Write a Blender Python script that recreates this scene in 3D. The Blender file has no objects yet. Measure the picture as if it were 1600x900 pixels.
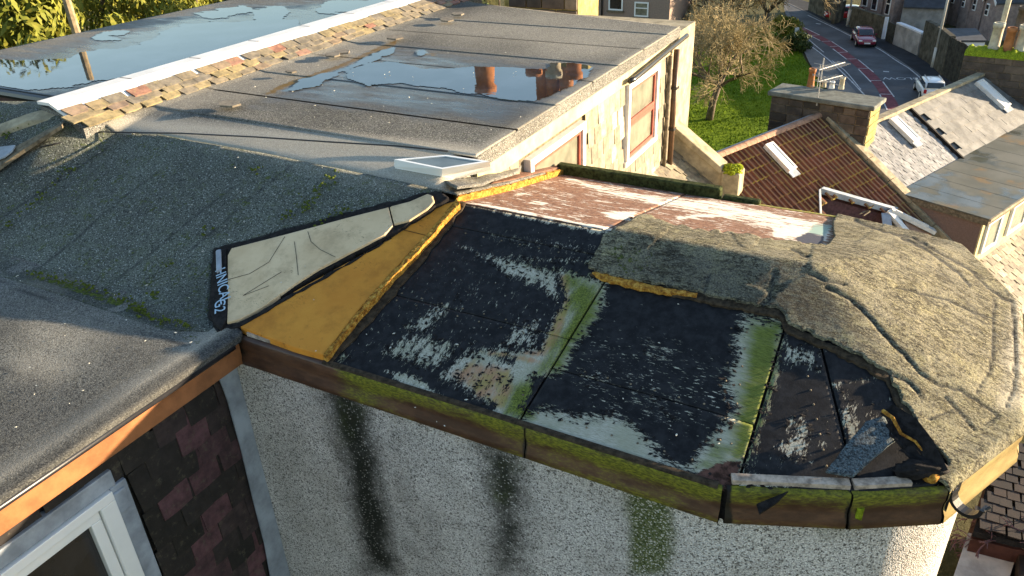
import bpy, bmesh, math, random
import numpy as np
from mathutils import Vector, Matrix, Euler
random.seed(7); RNG = np.random.default_rng(7)
S = bpy.context.scene
# ------------------------------------------------------------------ camera
F = 1222.0; PIT, ROL, YAW = 0.51449, -0.04392, -0.51449
CAM = np.array([0., 0., 13.])
def _cam():
    cy, sy = math.cos(YAW), math.sin(YAW)
    fw = np.array([sy*math.cos(PIT), cy*math.cos(PIT), -math.sin(PIT)])
    rt = np.array([cy, -sy, 0.]); up = np.cross(rt, fw); c, s = math.cos(ROL), math.sin(ROL)
    return np.array([c*rt+s*up, -s*rt+c*up, fw])
RM = _cam()
cd = bpy.data.cameras.new('camera'); cam = bpy.data.objects.new('camera', cd); S.collection.objects.link(cam)
cam.matrix_world = Matrix(((RM[0][0], RM[1][0], -RM[2][0], CAM[0]), (RM[0][1], RM[1][1], -RM[2][1], CAM[1]),
                           (RM[0][2], RM[1][2], -RM[2][2], CAM[2]), (0, 0, 0, 1)))
cd.sensor_width = 36; cd.lens = F*36/1600; cd.clip_start = 0.05; cd.clip_end = 4000
S.camera = cam
# ------------------------------------------------------------------ light
SUN_EL, SUN_AZ = math.radians(9.3), math.radians(51.0)      # azimuth clockwise from +Y
w = bpy.data.worlds.new('World'); S.world = w; w.use_nodes = True
nt = w.node_tree; nt.nodes.clear()
sky = nt.nodes.new('ShaderNodeTexSky'); sky.sky_type = 'NISHITA'; sky.sun_disc = False
sky.sun_elevation = SUN_EL; sky.sun_rotation = SUN_AZ; sky.air_density = 1.0; sky.dust_density = 0.5; sky.ozone_density = 2.2
bg = nt.nodes.new('ShaderNodeBackground'); bg.inputs[1].default_value = 0.125
wo = nt.nodes.new('ShaderNodeOutputWorld'); nt.links.new(sky.outputs[0], bg.inputs[0]); nt.links.new(bg.outputs[0], wo.inputs[0])
sl = bpy.data.lights.new('sun', 'SUN'); sl.energy = 5.0; sl.angle = math.radians(0.5); sl.color = (1.0, 0.86, 0.66)
sun = bpy.data.objects.new('sun', sl); S.collection.objects.link(sun)
sd = Vector((math.sin(SUN_AZ)*math.cos(SUN_EL), math.cos(SUN_AZ)*math.cos(SUN_EL), math.sin(SUN_EL)))
sun.rotation_euler = sd.to_track_quat('Z', 'Y').to_euler(); sun.location = (20, 20, 40)
S.view_settings.view_transform = 'Standard'; S.view_settings.look = 'None'; S.view_settings.exposure = 1.85; S.view_settings.gamma = 1
S.view_settings.use_white_balance = True; S.view_settings.white_balance_temperature = 7600; S.view_settings.white_balance_tint = 13
S.cycles.max_bounces = 6; S.cycles.diffuse_bounces = 3

# ------------------------------------------------------------------ measuring helpers (photo pixel -> point on a real plane)
def ray(x, y): return RM.T @ np.array([(x-800)/F, -(y-450)/F, 1.])
def Z(x, y, z): d = ray(x, y); return CAM + d*(z-CAM[2])/d[2]
def XX(x, y, c): d = ray(x, y); return CAM + d*(c-CAM[0])/d[0]
def YY(x, y, c): d = ray(x, y); return CAM + d*(c-CAM[1])/d[1]
def on(x, y, zf, z0=10.):
    z = z0
    for _ in range(40):
        p = Z(x, y, z); z = 0.5*z + 0.5*float(zf(p[0], p[1]))
    return Z(x, y, z)
def mir(px, py, zr, yc):
    p = Z(px, py, zr); d = ray(px, py); t = (yc-p[1])/d[1]; return np.array([p[0]+d[0]*t, yc, zr-d[2]*t])
def proj(P):
    v = (np.asarray(P)-CAM) @ RM.T
    return np.stack([800+F*v[:, 0]/v[:, 2], 450-F*v[:, 1]/v[:, 2]], 1)
# ------------------------------------------------------------------ numpy noise / polygons
def vnoise(x, y, s, seed=0):
    x = np.asarray(x)*s; y = np.asarray(y)*s; xi = np.floor(x).astype(int); yi = np.floor(y).astype(int); fx = x-xi; fy = y-yi
    fx = fx*fx*(3-2*fx); fy = fy*fy*(3-2*fy)
    def h(a, b):
        n = (a*374761393 + b*668265263 + seed*974634777) & 0x7fffffff; n = ((n ^ (n >> 13))*1274126177) & 0x7fffffff
        return ((n ^ (n >> 16)) & 0xffff)/65535.0
    return (h(xi, yi)*(1-fx)+h(xi+1, yi)*fx)*(1-fy) + (h(xi, yi+1)*(1-fx)+h(xi+1, yi+1)*fx)*fy
def fbm(x, y, s, o=4, seed=0):
    r = 0; a = .5
    for i in range(o): r = r + a*vnoise(x, y, s*2**i, seed+i*17); a *= .5
    return r/(1-.5**o)
def sdist(P, poly):
    P = np.asarray(P, float); n = len(poly); d = np.full(len(P), 1e18); ins = np.zeros(len(P), bool)
    for i in range(n):
        a = np.array(poly[i], float)[:2]; b = np.array(poly[(i+1) % n], float)[:2]; e = b-a; wv = P-a
        t = np.clip((wv@e)/max(e@e, 1e-12), 0, 1); q = wv-t[:, None]*e; d = np.minimum(d, (q**2).sum(1))
        c = ((a[1] <= P[:, 1]) & (b[1] > P[:, 1])) | ((b[1] <= P[:, 1]) & (a[1] > P[:, 1]))
        if abs(e[1]) > 1e-12: ins ^= c & (P[:, 0] < a[0]+(P[:, 1]-a[1])/e[1]*e[0])
    d = np.sqrt(d); return np.where(ins, d, -d)
def ldist(P, pts):
    d = np.full(len(P), 1e18)
    for a, b in zip(pts[:-1], pts[1:]):
        a = np.array(a, float); b = np.array(b, float); e = b-a; wv = P-a; t = np.clip((wv@e)/max(e@e, 1e-12), 0, 1)
        d = np.minimum(d, ((wv-t[:, None]*e)**2).sum(1))
    return np.sqrt(d)
def paint(P, layers):                     # layers: (polygon, feather, value)
    m = np.zeros(len(P))
    for poly, f, v in layers: m = np.maximum(m, v*np.clip(.5+sdist(P, poly)/(2*f), 0, 1))
    return m
# ------------------------------------------------------------------ objects
COL = S.collection
def tag(o, label=None, cat=None, group=None, kind=None):
    if label: o['label'] = label
    if cat: o['category'] = cat
    if group: o['group'] = group
    if kind: o['kind'] = kind
    return o
def thing(name, loc, label, cat, group=None, rz=0):
    o = bpy.data.objects.new(name, None); COL.objects.link(o); o.location = tuple(loc); o.rotation_euler = (0, 0, rz); o.empty_display_size = .1
    return tag(o, label, cat, group)
def root_of(p):
    while p.parent: p = p.parent
    return p
def link(name, me, parent=None, mat=None, loc=None):
    o = bpy.data.objects.new(name, me); COL.objects.link(o)
    if mat is not None and not me.materials: me.materials.append(mat)
    if parent is not None: o.parent = parent
    if loc is not None: o.location = tuple(loc)
    return o
def offs(parent): return np.array(root_of(parent).location) if parent is not None else np.zeros(3)
class MB:
    def __init__(s): s.v = []; s.f = []
    def add(s, vs, fs): b = len(s.v); s.v += [tuple(map(float, p)) for p in vs]; s.f += [tuple(b+i for i in f) for f in fs]; return s
    def box(s, lo, hi, M=None):
        x0, y0, z0 = lo; x1, y1, z1 = hi
        vs = [(x0,y0,z0),(x1,y0,z0),(x1,y1,z0),(x0,y1,z0),(x0,y0,z1),(x1,y0,z1),(x1,y1,z1),(x0,y1,z1)]
        if M is not None: vs = [M(np.array(p)) for p in vs]
        return s.add(vs, [(0,3,2,1),(4,5,6,7),(0,1,5,4),(1,2,6,5),(2,3,7,6),(3,0,4,7)])
    def prism(s, poly, vec):
        poly = [np.array(p, float) for p in poly]; vec = np.array(vec, float); n = len(poly)
        return s.add(poly+[p+vec for p in poly], [tuple(range(n))[::-1], tuple(range(n, 2*n))]+[(i, (i+1) % n, n+(i+1) % n, n+i) for i in range(n)])
    def tube(s, pts, r, n=6, r2=None, cap=True):
        pts = [np.array(p, float) for p in pts]; m = len(pts); b = len(s.v)
        for i, p in enumerate(pts):
            t = pts[min(i+1, m-1)]-pts[max(i-1, 0)]; t = t/max(np.linalg.norm(t), 1e-9)
            a = np.array([0, 0, 1.]) if abs(t[2]) < .9 else np.array([1., 0, 0]); u = np.cross(t, a); u /= np.linalg.norm(u); v = np.cross(t, u)
            rr = r if r2 is None else r+(r2-r)*i/(m-1)
            for k in range(n): an = 2*math.pi*k/n; s.v.append(tuple(p+rr*(math.cos(an)*u+math.sin(an)*v)))
        for i in range(m-1):
            for k in range(n): s.f.append((b+i*n+k, b+i*n+(k+1) % n, b+(i+1)*n+(k+1) % n, b+(i+1)*n+k))
        if cap: s.f.append(tuple(b+k for k in range(n))[::-1]); s.f.append(tuple(b+(m-1)*n+k for k in range(n)))
        return s
    def lathe(s, c, prof, n=12):
        c = np.array(c, float); b = len(s.v)
        for r, z in prof:
            for k in range(n): a = 2*math.pi*k/n; s.v.append((c[0]+r*math.cos(a), c[1]+r*math.sin(a), c[2]+z))
        for i in range(len(prof)-1):
            for k in range(n): s.f.append((b+i*n+k, b+i*n+(k+1) % n, b+(i+1)*n+(k+1) % n, b+(i+1)*n+k))
        return s
    def mesh(s, name, off=(0, 0, 0)):
        me = bpy.data.meshes.new(name); off = np.array(off)
        me.from_pydata([tuple(np.array(p)-off) for p in s.v], [], s.f); me.update(); return me
    def build(s, name, mat, parent=None, smooth=False, bevel=0, fix=True):
        me = s.mesh(name, offs(parent))
        if fix:
            bm = bmesh.new(); bm.from_mesh(me); bmesh.ops.recalc_face_normals(bm, faces=bm.faces); bm.to_mesh(me); bm.free()
        if smooth: me.polygons.foreach_set('use_smooth', [True]*len(me.polygons))
        o = link(name, me, parent, mat)
        if bevel: m = o.modifiers.new('bevel', 'BEVEL'); m.width = bevel; m.segments = 2; m.limit_method = 'ANGLE'
        return o
def sheet(name, poly, zf, res, mat, parent, thick=0.02, masks=None, snap=True, smooth=True, pxpoly=True, disp=None, skirt=True):
    """height-field patch z=zf(x,y) inside polygon (world xy); skirt of given thickness; masks: list of up to 8 arrays from f(px, xyz)"""
    poly = np.array([p[:2] for p in poly]); lo = poly.min(0)-res; hi = poly.max(0)+res
    nx = max(2, int((hi[0]-lo[0])/res)+1); ny = max(2, int((hi[1]-lo[1])/res)+1)
    gx, gy = np.meshgrid(lo[0]+np.arange(nx+1)*res, lo[1]+np.arange(ny+1)*res, indexing='ij'); G = np.stack([gx.ravel(), gy.ravel()], 1)
    cx, cy = np.meshgrid(lo[0]+(np.arange(nx)+.5)*res, lo[1]+(np.arange(ny)+.5)*res, indexing='ij')
    keep = sdist(np.stack([cx.ravel(), cy.ravel()], 1), poly) > 0
    idx = lambda i, j: i*(ny+1)+j
    I, J = np.meshgrid(np.arange(nx), np.arange(ny), indexing='ij'); I = I.ravel()[keep]; J = J.ravel()[keep]
    Q = np.stack([idx(I, J), idx(I+1, J), idx(I+1, J+1), idx(I, J+1)], 1)
    used = np.unique(Q); rem = np.full(len(G), -1); rem[used] = np.arange(len(used)); Q = rem[Q]; V2 = G[used]
    E = np.concatenate([Q[:, [0, 1]], Q[:, [1, 2]], Q[:, [2, 3]], Q[:, [3, 0]]]); key = np.sort(E, 1); kk = key[:, 0]*10**7+key[:, 1]
    u, inv, cnt = np.unique(kk, return_inverse=True, return_counts=True); B = E[cnt[inv.ravel()] == 1]; bv = np.unique(B)
    if snap:
        P = V2[bv]; best = np.full(len(P), 1e9); C = P.copy()
        for i in range(len(poly)):
            a = poly[i]; b = poly[(i+1) % len(poly)]; e = b-a; t = np.clip(((P-a)@e)/max(e@e, 1e-12), 0, 1); q = a+t[:, None]*e; d = np.sqrt(((P-q)**2).sum(1))
            m = d < best; C[m] = q[m]; best = np.minimum(best, d)
        V2[bv] = np.where((best < res*1.6)[:, None], C, P)
    z = zf(V2[:, 0], V2[:, 1])*np.ones(len(V2)); V = np.column_stack([V2, z]); px = proj(V)
    if disp is not None: V[:, 2] += disp(px, V)
    ms = masks(px, V) if masks else []
    nv = len(V); faces = Q.tolist()
    if skirt:
        W = V[bv].copy(); W[:, 2] -= thick; mp = {int(b): nv+i for i, b in enumerate(bv)}
        V = np.vstack([V, W]); faces += [(int(b), int(a), mp[int(a)], mp[int(b)]) for a, b in B]
        ms = [np.concatenate([m, m[bv]]) for m in ms]
    me = bpy.data.meshes.new(name); me.from_pydata((V-offs(parent)).tolist(), [], faces); me.update()
    for k in range(0, len(ms), 3):
        at = me.attributes.new('m%d' % (k//3+1), 'FLOAT_COLOR', 'POINT'); arr = np.zeros((len(V), 4)); arr[:, 3] = 1
        for c in range(3):
            if k+c < len(ms): arr[:, c] = ms[k+c]
        at.data.foreach_set('color', arr.ravel())
    sm = np.zeros(len(faces), bool); sm[:len(Q)] = smooth; me.polygons.foreach_set('use_smooth', sm.tolist())
    return link(name, me, parent, mat)
# ------------------------------------------------------------------ material helpers
class NT:
    def __init__(s, name, rough=.9, spec=.3):
        s.m = bpy.data.materials.new(name); s.m.use_nodes = True; s.t = s.m.node_tree; s.b = s.t.nodes['Principled BSDF']
        s.b.inputs['Roughness'].default_value = rough; s.b.inputs['Specular IOR Level'].default_value = spec
        s.pos = s.t.nodes.new('ShaderNodeNewGeometry').outputs['Position']; s.tc = s.t.nodes.new('ShaderNodeTexCoord'); s.obj = s.tc.outputs['Object']
    def set(s, inp, val):
        if isinstance(val, bpy.types.NodeSocket): s.t.links.new(val, inp)
        elif isinstance(val, (tuple, list)): inp.default_value = (*val, 1) if len(val) == 3 and inp.type == 'RGBA' else val
        else: inp.default_value = val
    def attr(s, n):
        a = s.t.nodes.new('ShaderNodeAttribute'); a.attribute_name = n; c = s.t.nodes.new('ShaderNodeSeparateColor'); s.t.links.new(a.outputs['Color'], c.inputs[0]); return c.outputs[0], c.outputs[1], c.outputs[2]
    def map(s, v, sc=(1, 1, 1), rot=(0, 0, 0), loc=(0, 0, 0)):
        n = s.t.nodes.new('ShaderNodeMapping'); s.set(n.inputs[0], v); n.inputs['Scale'].default_value = sc; n.inputs['Rotation'].default_value = rot; n.inputs['Location'].default_value = loc; return n.outputs[0]
    def noise(s, sc, det=4, ro=.6, v=None, dist=0):
        n = s.t.nodes.new('ShaderNodeTexNoise'); s.set(n.inputs['Vector'], v if v is not None else s.pos); n.inputs['Scale'].default_value = sc; n.inputs['Detail'].default_value = det; n.inputs['Roughness'].default_value = ro; n.inputs['Distortion'].default_value = dist; return n.outputs[0]
    def vor(s, sc, v=None, out='Distance', feat='F1'):
        n = s.t.nodes.new('ShaderNodeTexVoronoi'); n.feature = feat; s.set(n.inputs['Vector'], v if v is not None else s.pos); n.inputs['Scale'].default_value = sc; return n.outputs[out]
    def math(s, op, a, b=0., c=0.):
        n = s.t.nodes.new('ShaderNodeMath'); n.operation = op; s.set(n.inputs[0], a); s.set(n.inputs[1], b); s.set(n.inputs[2], c); return n.outputs[0]
    def ramp(s, v, a, b, lo=0., hi=1.):
        n = s.t.nodes.new('ShaderNodeMapRange'); n.interpolation_type = 'SMOOTHSTEP'; s.set(n.inputs[0], v); n.inputs[1].default_value = a; n.inputs[2].default_value = b; n.inputs[3].default_value = lo; n.inputs[4].default_value = hi; return n.outputs[0]
    def mix(s, f, a, b, mode='MIX'):
        n = s.t.nodes.new('ShaderNodeMix'); n.data_type = 'RGBA'; n.blend_type = mode; s.set(n.inputs[0], f); s.set(n.inputs[6], a); s.set(n.inputs[7], b); return n.outputs[2]
    def cr(s, v, stops):
        n = s.t.nodes.new('ShaderNodeValToRGB'); s.set(n.inputs[0], v); e = n.color_ramp.elements
        while len(e) < len(stops): e.new(0.5)
        for x, (p, c) in zip(e, stops): x.position = p; x.color = (*c, 1)
        return n.outputs[0]
    def rnd(s): return s.t.nodes.new('ShaderNodeObjectInfo').outputs['Random']
    def bump(s, h, st=.5, d=.01):
        n = s.t.nodes.new('ShaderNodeBump'); s.set(n.inputs['Height'], h); n.inputs['Strength'].default_value = st; n.inputs['Distance'].default_value = d
        if s.b.inputs['Normal'].links: s.t.links.new(s.b.inputs['Normal'].links[0].from_socket, n.inputs['Normal'])
        s.t.links.new(n.outputs[0], s.b.inputs['Normal'])
    def col(s, c): s.set(s.b.inputs['Base Color'], c); return s
    def rough(s, c): s.set(s.b.inputs['Roughness'], c); return s
def plain(name, c, rough=.8, spec=.3, var=.25, sc=6, metal=0, bump=.2, rnd=0.):
    m = NT(name, rough, spec); n = m.noise(sc, 6, .65); c = tuple(c)
    col = m.mix(m.ramp(n, .3, .7), tuple(x*(1-var) for x in c), tuple(min(1, x*(1+var)) for x in c))
    if rnd: col = m.mix(1., col, m.cr(m.rnd(), [(0, (1-rnd,)*3), (1, (1+rnd, 1+rnd*.9, 1+rnd*.8))]), 'MULTIPLY')
    m.col(col); m.b.inputs['Metallic'].default_value = metal
    if bump: m.bump(m.noise(sc*12, 3), bump, .004)
    return m.m
MT = {}
def mat_felt(name, base, spec_c=(.42, .44, .42), moss=.0, lich=0., wet=False, tint=(.16, .14, .09)):
    m = NT(name, .92, .25); n1 = m.noise(1.3, 5, .6); n2 = m.noise(9, 5, .7); gr = m.noise(105, 3, .75); spc = m.t.nodes.new('ShaderNodeSeparateColor'); m.t.links.new(m.vor(95, out='Color'), spc.inputs[0]); sp = spc.outputs[0]; sd1 = m.vor(95)
    c = m.mix(m.ramp(n1, .35, .68), tuple(x*.68 for x in base), tuple(x*1.35 for x in base))
    c = m.mix(m.ramp(n2, .45, .75, 0, .55), c, tint); c = m.mix(m.ramp(m.noise(.55, 6, .65), .50, .68, 0, .6), c, tuple(x*.4 for x in base))
    c = m.mix(m.ramp(gr, .34, .66), m.mix(.62, c, (0, 0, 0)), m.mix(.25, c, (.45, .45, .42)))
    c = m.mix(m.math('MULTIPLY', m.ramp(sp, .86, .93), m.ramp(sd1, .55, .40, 0, .8)), c, spec_c); c = m.mix(m.ramp(sp, .22, .12, 0, .7), c, (.01, .011, .012))
    if name != 'felt_plain':
        a, b, d = m.attr('m1')                                            # a = moss, b = pale/dry/painted sun, d = dark/damp/painted shade
        mo = m.ramp(m.math('ADD', a, m.math('MULTIPLY', m.math('SUBTRACT', m.noise(22, 5, .7), .5), 1.3)), .5, .62)
        mo2 = m.math('MULTIPLY', m.ramp(m.noise(5, 6, .75), .64-.12*moss, .70), m.ramp(m.noise(28, 3, .6), .48, .6)) if moss else 0.
        mo = m.math('MAXIMUM', mo, mo2) if moss else mo
        c = m.mix(m.math('MULTIPLY', b, .8), c, m.mix(m.ramp(gr, .3, .7), tuple(x*.75 for x in (.46, .43, .36)), (.60, .55, .45)))
        c = m.mix(m.math('MULTIPLY', d, .82), c, m.mix(m.ramp(gr, .3, .7), (.012, .014, .016), (.04, .043, .046)))
        c = m.mix(mo, c, m.mix(m.ramp(m.noise(60, 3), .35, .65), (.035, .055, .008), (.11, .14, .018)))
        m.bump(m.math('MULTIPLY', mo, 1.), .8, .012)
        if wet:
            e, f, g = m.attr('m2')                                        # e = standing water, f = silt
            wn = m.math('ADD', e, m.math('MULTIPLY', m.math('SUBTRACT', m.noise(3.2, 6, .62, v=m.map(m.pos, (.6, 2.2, 1))), .5), .55))
            damp = m.ramp(wn, .18, .62); wat = 0.
            c = m.mix(m.math('MULTIPLY', damp, .75), c, (.012, .014, .018)); c = m.mix(m.ramp(m.math('ADD', f, m.math('MULTIPLY', m.math('SUBTRACT', m.noise(14, 5, .7), .5), 1.)), .45, .6), c, m.mix(m.noise(50), (.08, .045, .012), (.2, .13, .045)))
            m.rough(m.math('SUBTRACT', .92, m.math('MULTIPLY', damp, .74)))
            m.set(m.b.inputs['Specular IOR Level'], m.math('ADD', .2, m.math('MULTIPLY', damp, 1.0)))
    m.col(c)
    if name == 'felt_old':
        v1 = m.noise(9, 7, .72, v=m.map(m.pos, (.5, 1.5, 1), (0, 0, -.5)), dist=.3); ck = m.ramp(m.math('ABSOLUTE', m.math('SUBTRACT', v1, .5)), .0, .016); ck = m.math('MAXIMUM', ck, m.ramp(m.noise(2.5, 3), .48, .60)); v3 = m.noise(16, 6, .7, v=m.map(m.pos, (.4, 1.8, 1), (0, 0, -.6))); ck2 = m.ramp(m.math('ABSOLUTE', m.math('SUBTRACT', v3, .5)), .0, .02); ck = m.math('MINIMUM', ck, m.math('MAXIMUM', ck2, m.ramp(m.noise(3.1, 3), .44, .56))); c2 = m.mix(ck, (.02, .017, .012), c); m.col(c2); m.bump(ck, 1., .015); m.bump(m.noise(24, 4, .6), .45, .008)
    if name == 'felt_old': m.bump(gr, .45, .004); return m.m
    if wet: m.bump(m.math('MULTIPLY', gr, m.math('SUBTRACT', 1., m.math('MULTIPLY', damp, .93))), .8, .006)
    else: m.bump(gr, .8, .006)
    return m.m
def mat_water():
    m = NT('puddle_water', .015, .5); m.b.inputs['IOR'].default_value = 1.9; m.b.inputs['Specular IOR Level'].default_value = 1.; m.col(m.mix(m.ramp(m.noise(2.5, 5), .4, .7), (.010, .014, .02), (.03, .04, .055))); m.bump(m.noise(6, 3), .03, .01); return m.m
MT['water'] = mat_water()
MT['felt_slope'] = mat_felt('felt_slope', (.082, .100, .078), (.42, .44, .41), moss=1.35, tint=(.085, .115, .05))
MT['felt_low'] = mat_felt('felt_low', (.115, .122, .115), (.3, .3, .26), tint=(.12, .115, .08))
MT['felt_top'] = mat_felt('felt_top', (.135, .130, .112), (.5, .48, .42), wet=True, tint=(.19, .18, .12))
MT['felt_old'] = mat_felt('felt_old', (.175, .152, .062), (.32, .28, .16), tint=(.34, .30, .075))
MT['felt_plain'] = mat_felt('felt_plain', (.17, .165, .15))
MT['felt_blue'] = mat_felt('felt_plain', (.03, .06, .08), (.10, .17, .2), tint=(.02, .05, .07))
def mat_board(name, ang, sx, sy):
    m = NT(name, .7, .18); a, b, g = m.attr('m1'); t, r, d = m.attr('m2')                 # a = bare board, b = green, g = speckle ; t = tan/pink, r = rot/brown
    st = m.map(m.pos, (sx, sy, 1), (0, 0, ang)); n = m.noise(11, 9, .74, v=st); n2 = m.noise(48, 6, .75, v=st)
    q = m.math('ADD', m.math('MULTIPLY', m.math('SUBTRACT', n, .5), 2.0), m.math('MULTIPLY', m.math('SUBTRACT', n2, .5), 1.5))
    bare = m.ramp(m.math('ADD', a, q), .44, .60)
    fleck = m.ramp(m.math('ADD', m.noise(26, 4, .7, v=st), m.math('MULTIPLY', g, .32)), .70, .76)
    grain = m.noise(60, 5, .7, v=m.map(m.pos, (sx*.6, sy*2.2, 1), (0, 0, ang)))
    wood = m.mix(m.ramp(grain, .3, .7), (.23, .22, .17), (.60, .57, .48)); wood = m.mix(m.ramp(m.noise(4, 4), .35, .7, 0, .7), wood, (.29, .29, .20))
    gq = m.math('ADD', m.math('MULTIPLY', m.math('SUBTRACT', m.noise(7, 6, .65, v=st), .5), 1.1), m.math('MULTIPLY', m.math('SUBTRACT', grain, .5), .5))
    wood = m.mix(m.ramp(m.math('ADD', t, gq), .3, .8), wood, m.mix(m.ramp(m.noise(8, 3), .4, .6), (.40, .22, .13), (.34, .25, .10)))
    wood = m.mix(m.ramp(m.math('ADD', b, gq), .15, 1.0), wood, m.mix(m.ramp(grain, .3, .7), (.035, .05, .010), (.20, .235, .05)))
    blk = m.mix(m.ramp(m.noise(14, 5, .7), .35, .7), (.006, .006, .007), (.020, .020, .022))
    c = m.mix(m.math('MAXIMUM', bare, fleck), blk, wood)
    c = m.mix(m.ramp(m.math('ADD', r, m.math('MULTIPLY', q, .5)), .42, .6), c, m.mix(m.ramp(m.noise(20, 5), .4, .65), (.03, .014, .01), (.13, .06, .045)))
    m.col(c); m.rough(m.mix(bare, (.55,)*3, (.9,)*3)); m.bump(m.mix(bare, (1,)*3, (0,)*3), .5, .003); m.bump(m.noise(90, 4, .7, v=st), .35, .003); return m.m
MT['board_a'] = mat_board('board_a', math.radians(6), 2.6, .75)
MT['board_b'] = mat_board('board_b', math.radians(-8), .7, 3.2)
MT['board_c'] = mat_board('board_c', math.radians(12), 2.4, .8)
def mat_sunboard():
    m = NT('rusty_white_board', .8, .3); a, b, g = m.attr('m1'); st = m.map(m.pos, (.8, 2.8, 1), (0, 0, -.1)); n = m.noise(6, 8, .7, v=st); n2 = m.noise(25, 5, .7, v=st)
    q = m.math('ADD', m.math('MULTIPLY', m.math('SUBTRACT', n, .5), 1.7), m.math('MULTIPLY', m.math('SUBTRACT', n2, .5), .9))
    br = m.mix(m.ramp(m.noise(30, 5, .7), .35, .65), (.10, .045, .028), (.25, .13, .085))
    c = m.mix(m.ramp(m.math('ADD', a, q), .45, .54), br, m.mix(m.noise(20), (.48, .47, .42), (.68, .66, .6)))
    c = m.mix(m.ramp(m.math('ADD', b, m.math('MULTIPLY', q, .4)), .4, .7), c, (.22, .33, .30)); c = m.mix(m.ramp(m.math('ADD', g, m.math('MULTIPLY', q, .5)), .4, .6), c, (.03, .035, .06))
    m.col(c); m.bump(n2, .5, .006); return m.m
MT['sunboard'] = mat_sunboard()
def mat_tanboard(name, c1, c2, c3):
    m = NT(name, .75, .3); n = m.noise(2.2, 6, .6); n2 = m.noise(16, 6, .75); c = m.mix(m.ramp(n, .3, .7), c1, c2)
    c = m.mix(m.ramp(n2, .60, .72, 0, .55), c, c3); c = m.mix(m.math('MULTIPLY', m.ramp(m.vor(9), .07, .03), m.ramp(m.noise(5), .5, .6)), c, (.7, .66, .6))
    c = m.mix(m.math('MULTIPLY', m.ramp(m.noise(3.5, 6, .7), .45, .65), .5), c, tuple(x*.62 for x in c1)); c = m.mix(m.math('MULTIPLY', m.ramp(m.noise(34, 5, .8, v=m.map(m.pos, (1, 2.5, 1))), .56, .64), m.ramp(m.noise(2.3, 2), .52, .60)), c, tuple(x*.5 for x in c3)); c = m.mix(m.ramp(m.noise(45, 4, .8, v=m.map(m.pos, (1, 2.5, 1))), .66, .72), c, tuple(x*.35 for x in c3)); m.col(c); m.bump(m.noise(70, 4), .3, .003); return m.m
MT['cream'] = mat_tanboard('cream_insulation_board', (.60, .42, .24), (.74, .55, .34), (.38, .28, .15))
MT['orange'] = mat_tanboard('orange_board', (.56, .20, .022), (.66, .27, .035), (.30, .11, .015))
def mat_foam():
    m = NT('yellow_foam_edge', .9, .2); n = m.noise(30, 6, .8); m.col(m.cr(n, [(.32, (.05, .02, .01)), (.46, (.34, .14, .02)), (.58, (.60, .32, .06)), (.8, (.75, .55, .22))])); m.bump(n, 1., .02); return m.m
MT['foam'] = mat_foam()
MT['tar'] = plain('black_tar', (.016, .014, .014), .85, .15, .6, 26, bump=1.)
MT['tar_edge'] = plain('ragged_felt_edge', (.05, .035, .022), .95, .2, .6, 25, bump=1.)
def mat_fascia(name, base, base2, gamt):
    m = NT(name, .45, .4); a, b, g = m.attr('m1'); st = m.map(m.pos, (1, 1, 3)); n = m.noise(4, 6, .7, v=st); n2 = m.noise(30, 5, .7, v=st)
    c = m.mix(m.ramp(n, .35, .7), base, base2)
    q = m.math('ADD', m.math('MULTIPLY', m.math('SUBTRACT', n, .5), 1.6), m.math('MULTIPLY', m.math('SUBTRACT', n2, .5), .6))
    gf = m.ramp(m.math('ADD', a, q), .30, 1.0)
    c = m.mix(gf, c, m.mix(m.ramp(n2, .35, .7), (.06, .065, .006), (.23, .22, .02)))
    c = m.mix(m.ramp(m.math('ADD', b, m.math('MULTIPLY', q, .6)), .4, .7), c, (.012, .010, .008)); c = m.mix(m.ramp(n2, .66, .74, 0, .5), c, (.02, .015, .01))
    m.col(c); m.rough(m.mix(gf, (.42,)*3, (.9,)*3)); m.bump(n2, .35, .004); return m.m
MT['fascia'] = mat_fascia('brown_fascia_algae', (.055, .026, .016), (.13, .062, .034), 1)
MT['fascia_sunlit'] = mat_fascia('sunlit_fascia', (.28, .20, .085), (.40, .31, .14), 1)  # lit copy of the fascia, sunlight put into its tan colour
MT['fascia_orange'] = plain('orange_brown_fascia', (.27, .105, .042), .55, .35, .28, 5, bump=.25)
def mat_harl():
    m = NT('pebble_harling', .95, .2); a, b, g = m.attr('m1'); v = m.vor(112, out='Color'); s = m.t.nodes.new('ShaderNodeSeparateColor'); m.t.links.new(v, s.inputs[0]); rv = s.outputs[0]
    d = m.vor(112); n = m.noise(2.2, 5, .6)
    c = m.cr(rv, [(0, (.06, .055, .05)), (.10, (.17, .16, .145)), (.2, (.52, .50, .47)), (.6, (.74, .71, .68)), (1, (.92, .89, .85))])
    c = m.mix(m.ramp(d, .42, .62, 0, .45), c, (.16, .15, .145)); c = m.mix(m.ramp(n, .35, .7, 0, .35), c, (.22, .20, .17))
    c = m.mix(m.ramp(m.noise(60, 3), .60, .72, 0, .4), c, (.10, .095, .09))
    ds = m.math('MULTIPLY', m.ramp(m.math('ADD', a, m.math('MULTIPLY', m.math('SUBTRACT', m.noise(4, 7, .7), .5), 1.0)), .08, .95), m.ramp(rv, 1., .88, .5, 1.))
    c = m.mix(ds, c, (.022, .024, .018))
    gs = m.math('MULTIPLY', m.ramp(m.math('ADD', b, m.math('MULTIPLY', m.math('SUBTRACT', m.noise(5, 7, .7), .5), 1.1)), .2, 1.1), m.ramp(rv, .99, .7, .2, .9))
    c = m.mix(gs, c, m.mix(rv, (.03, .05, .008), (.11, .14, .02))); m.col(c); m.bump(d, 1., .006); return m.m
MT['harl'] = mat_harl()
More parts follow.
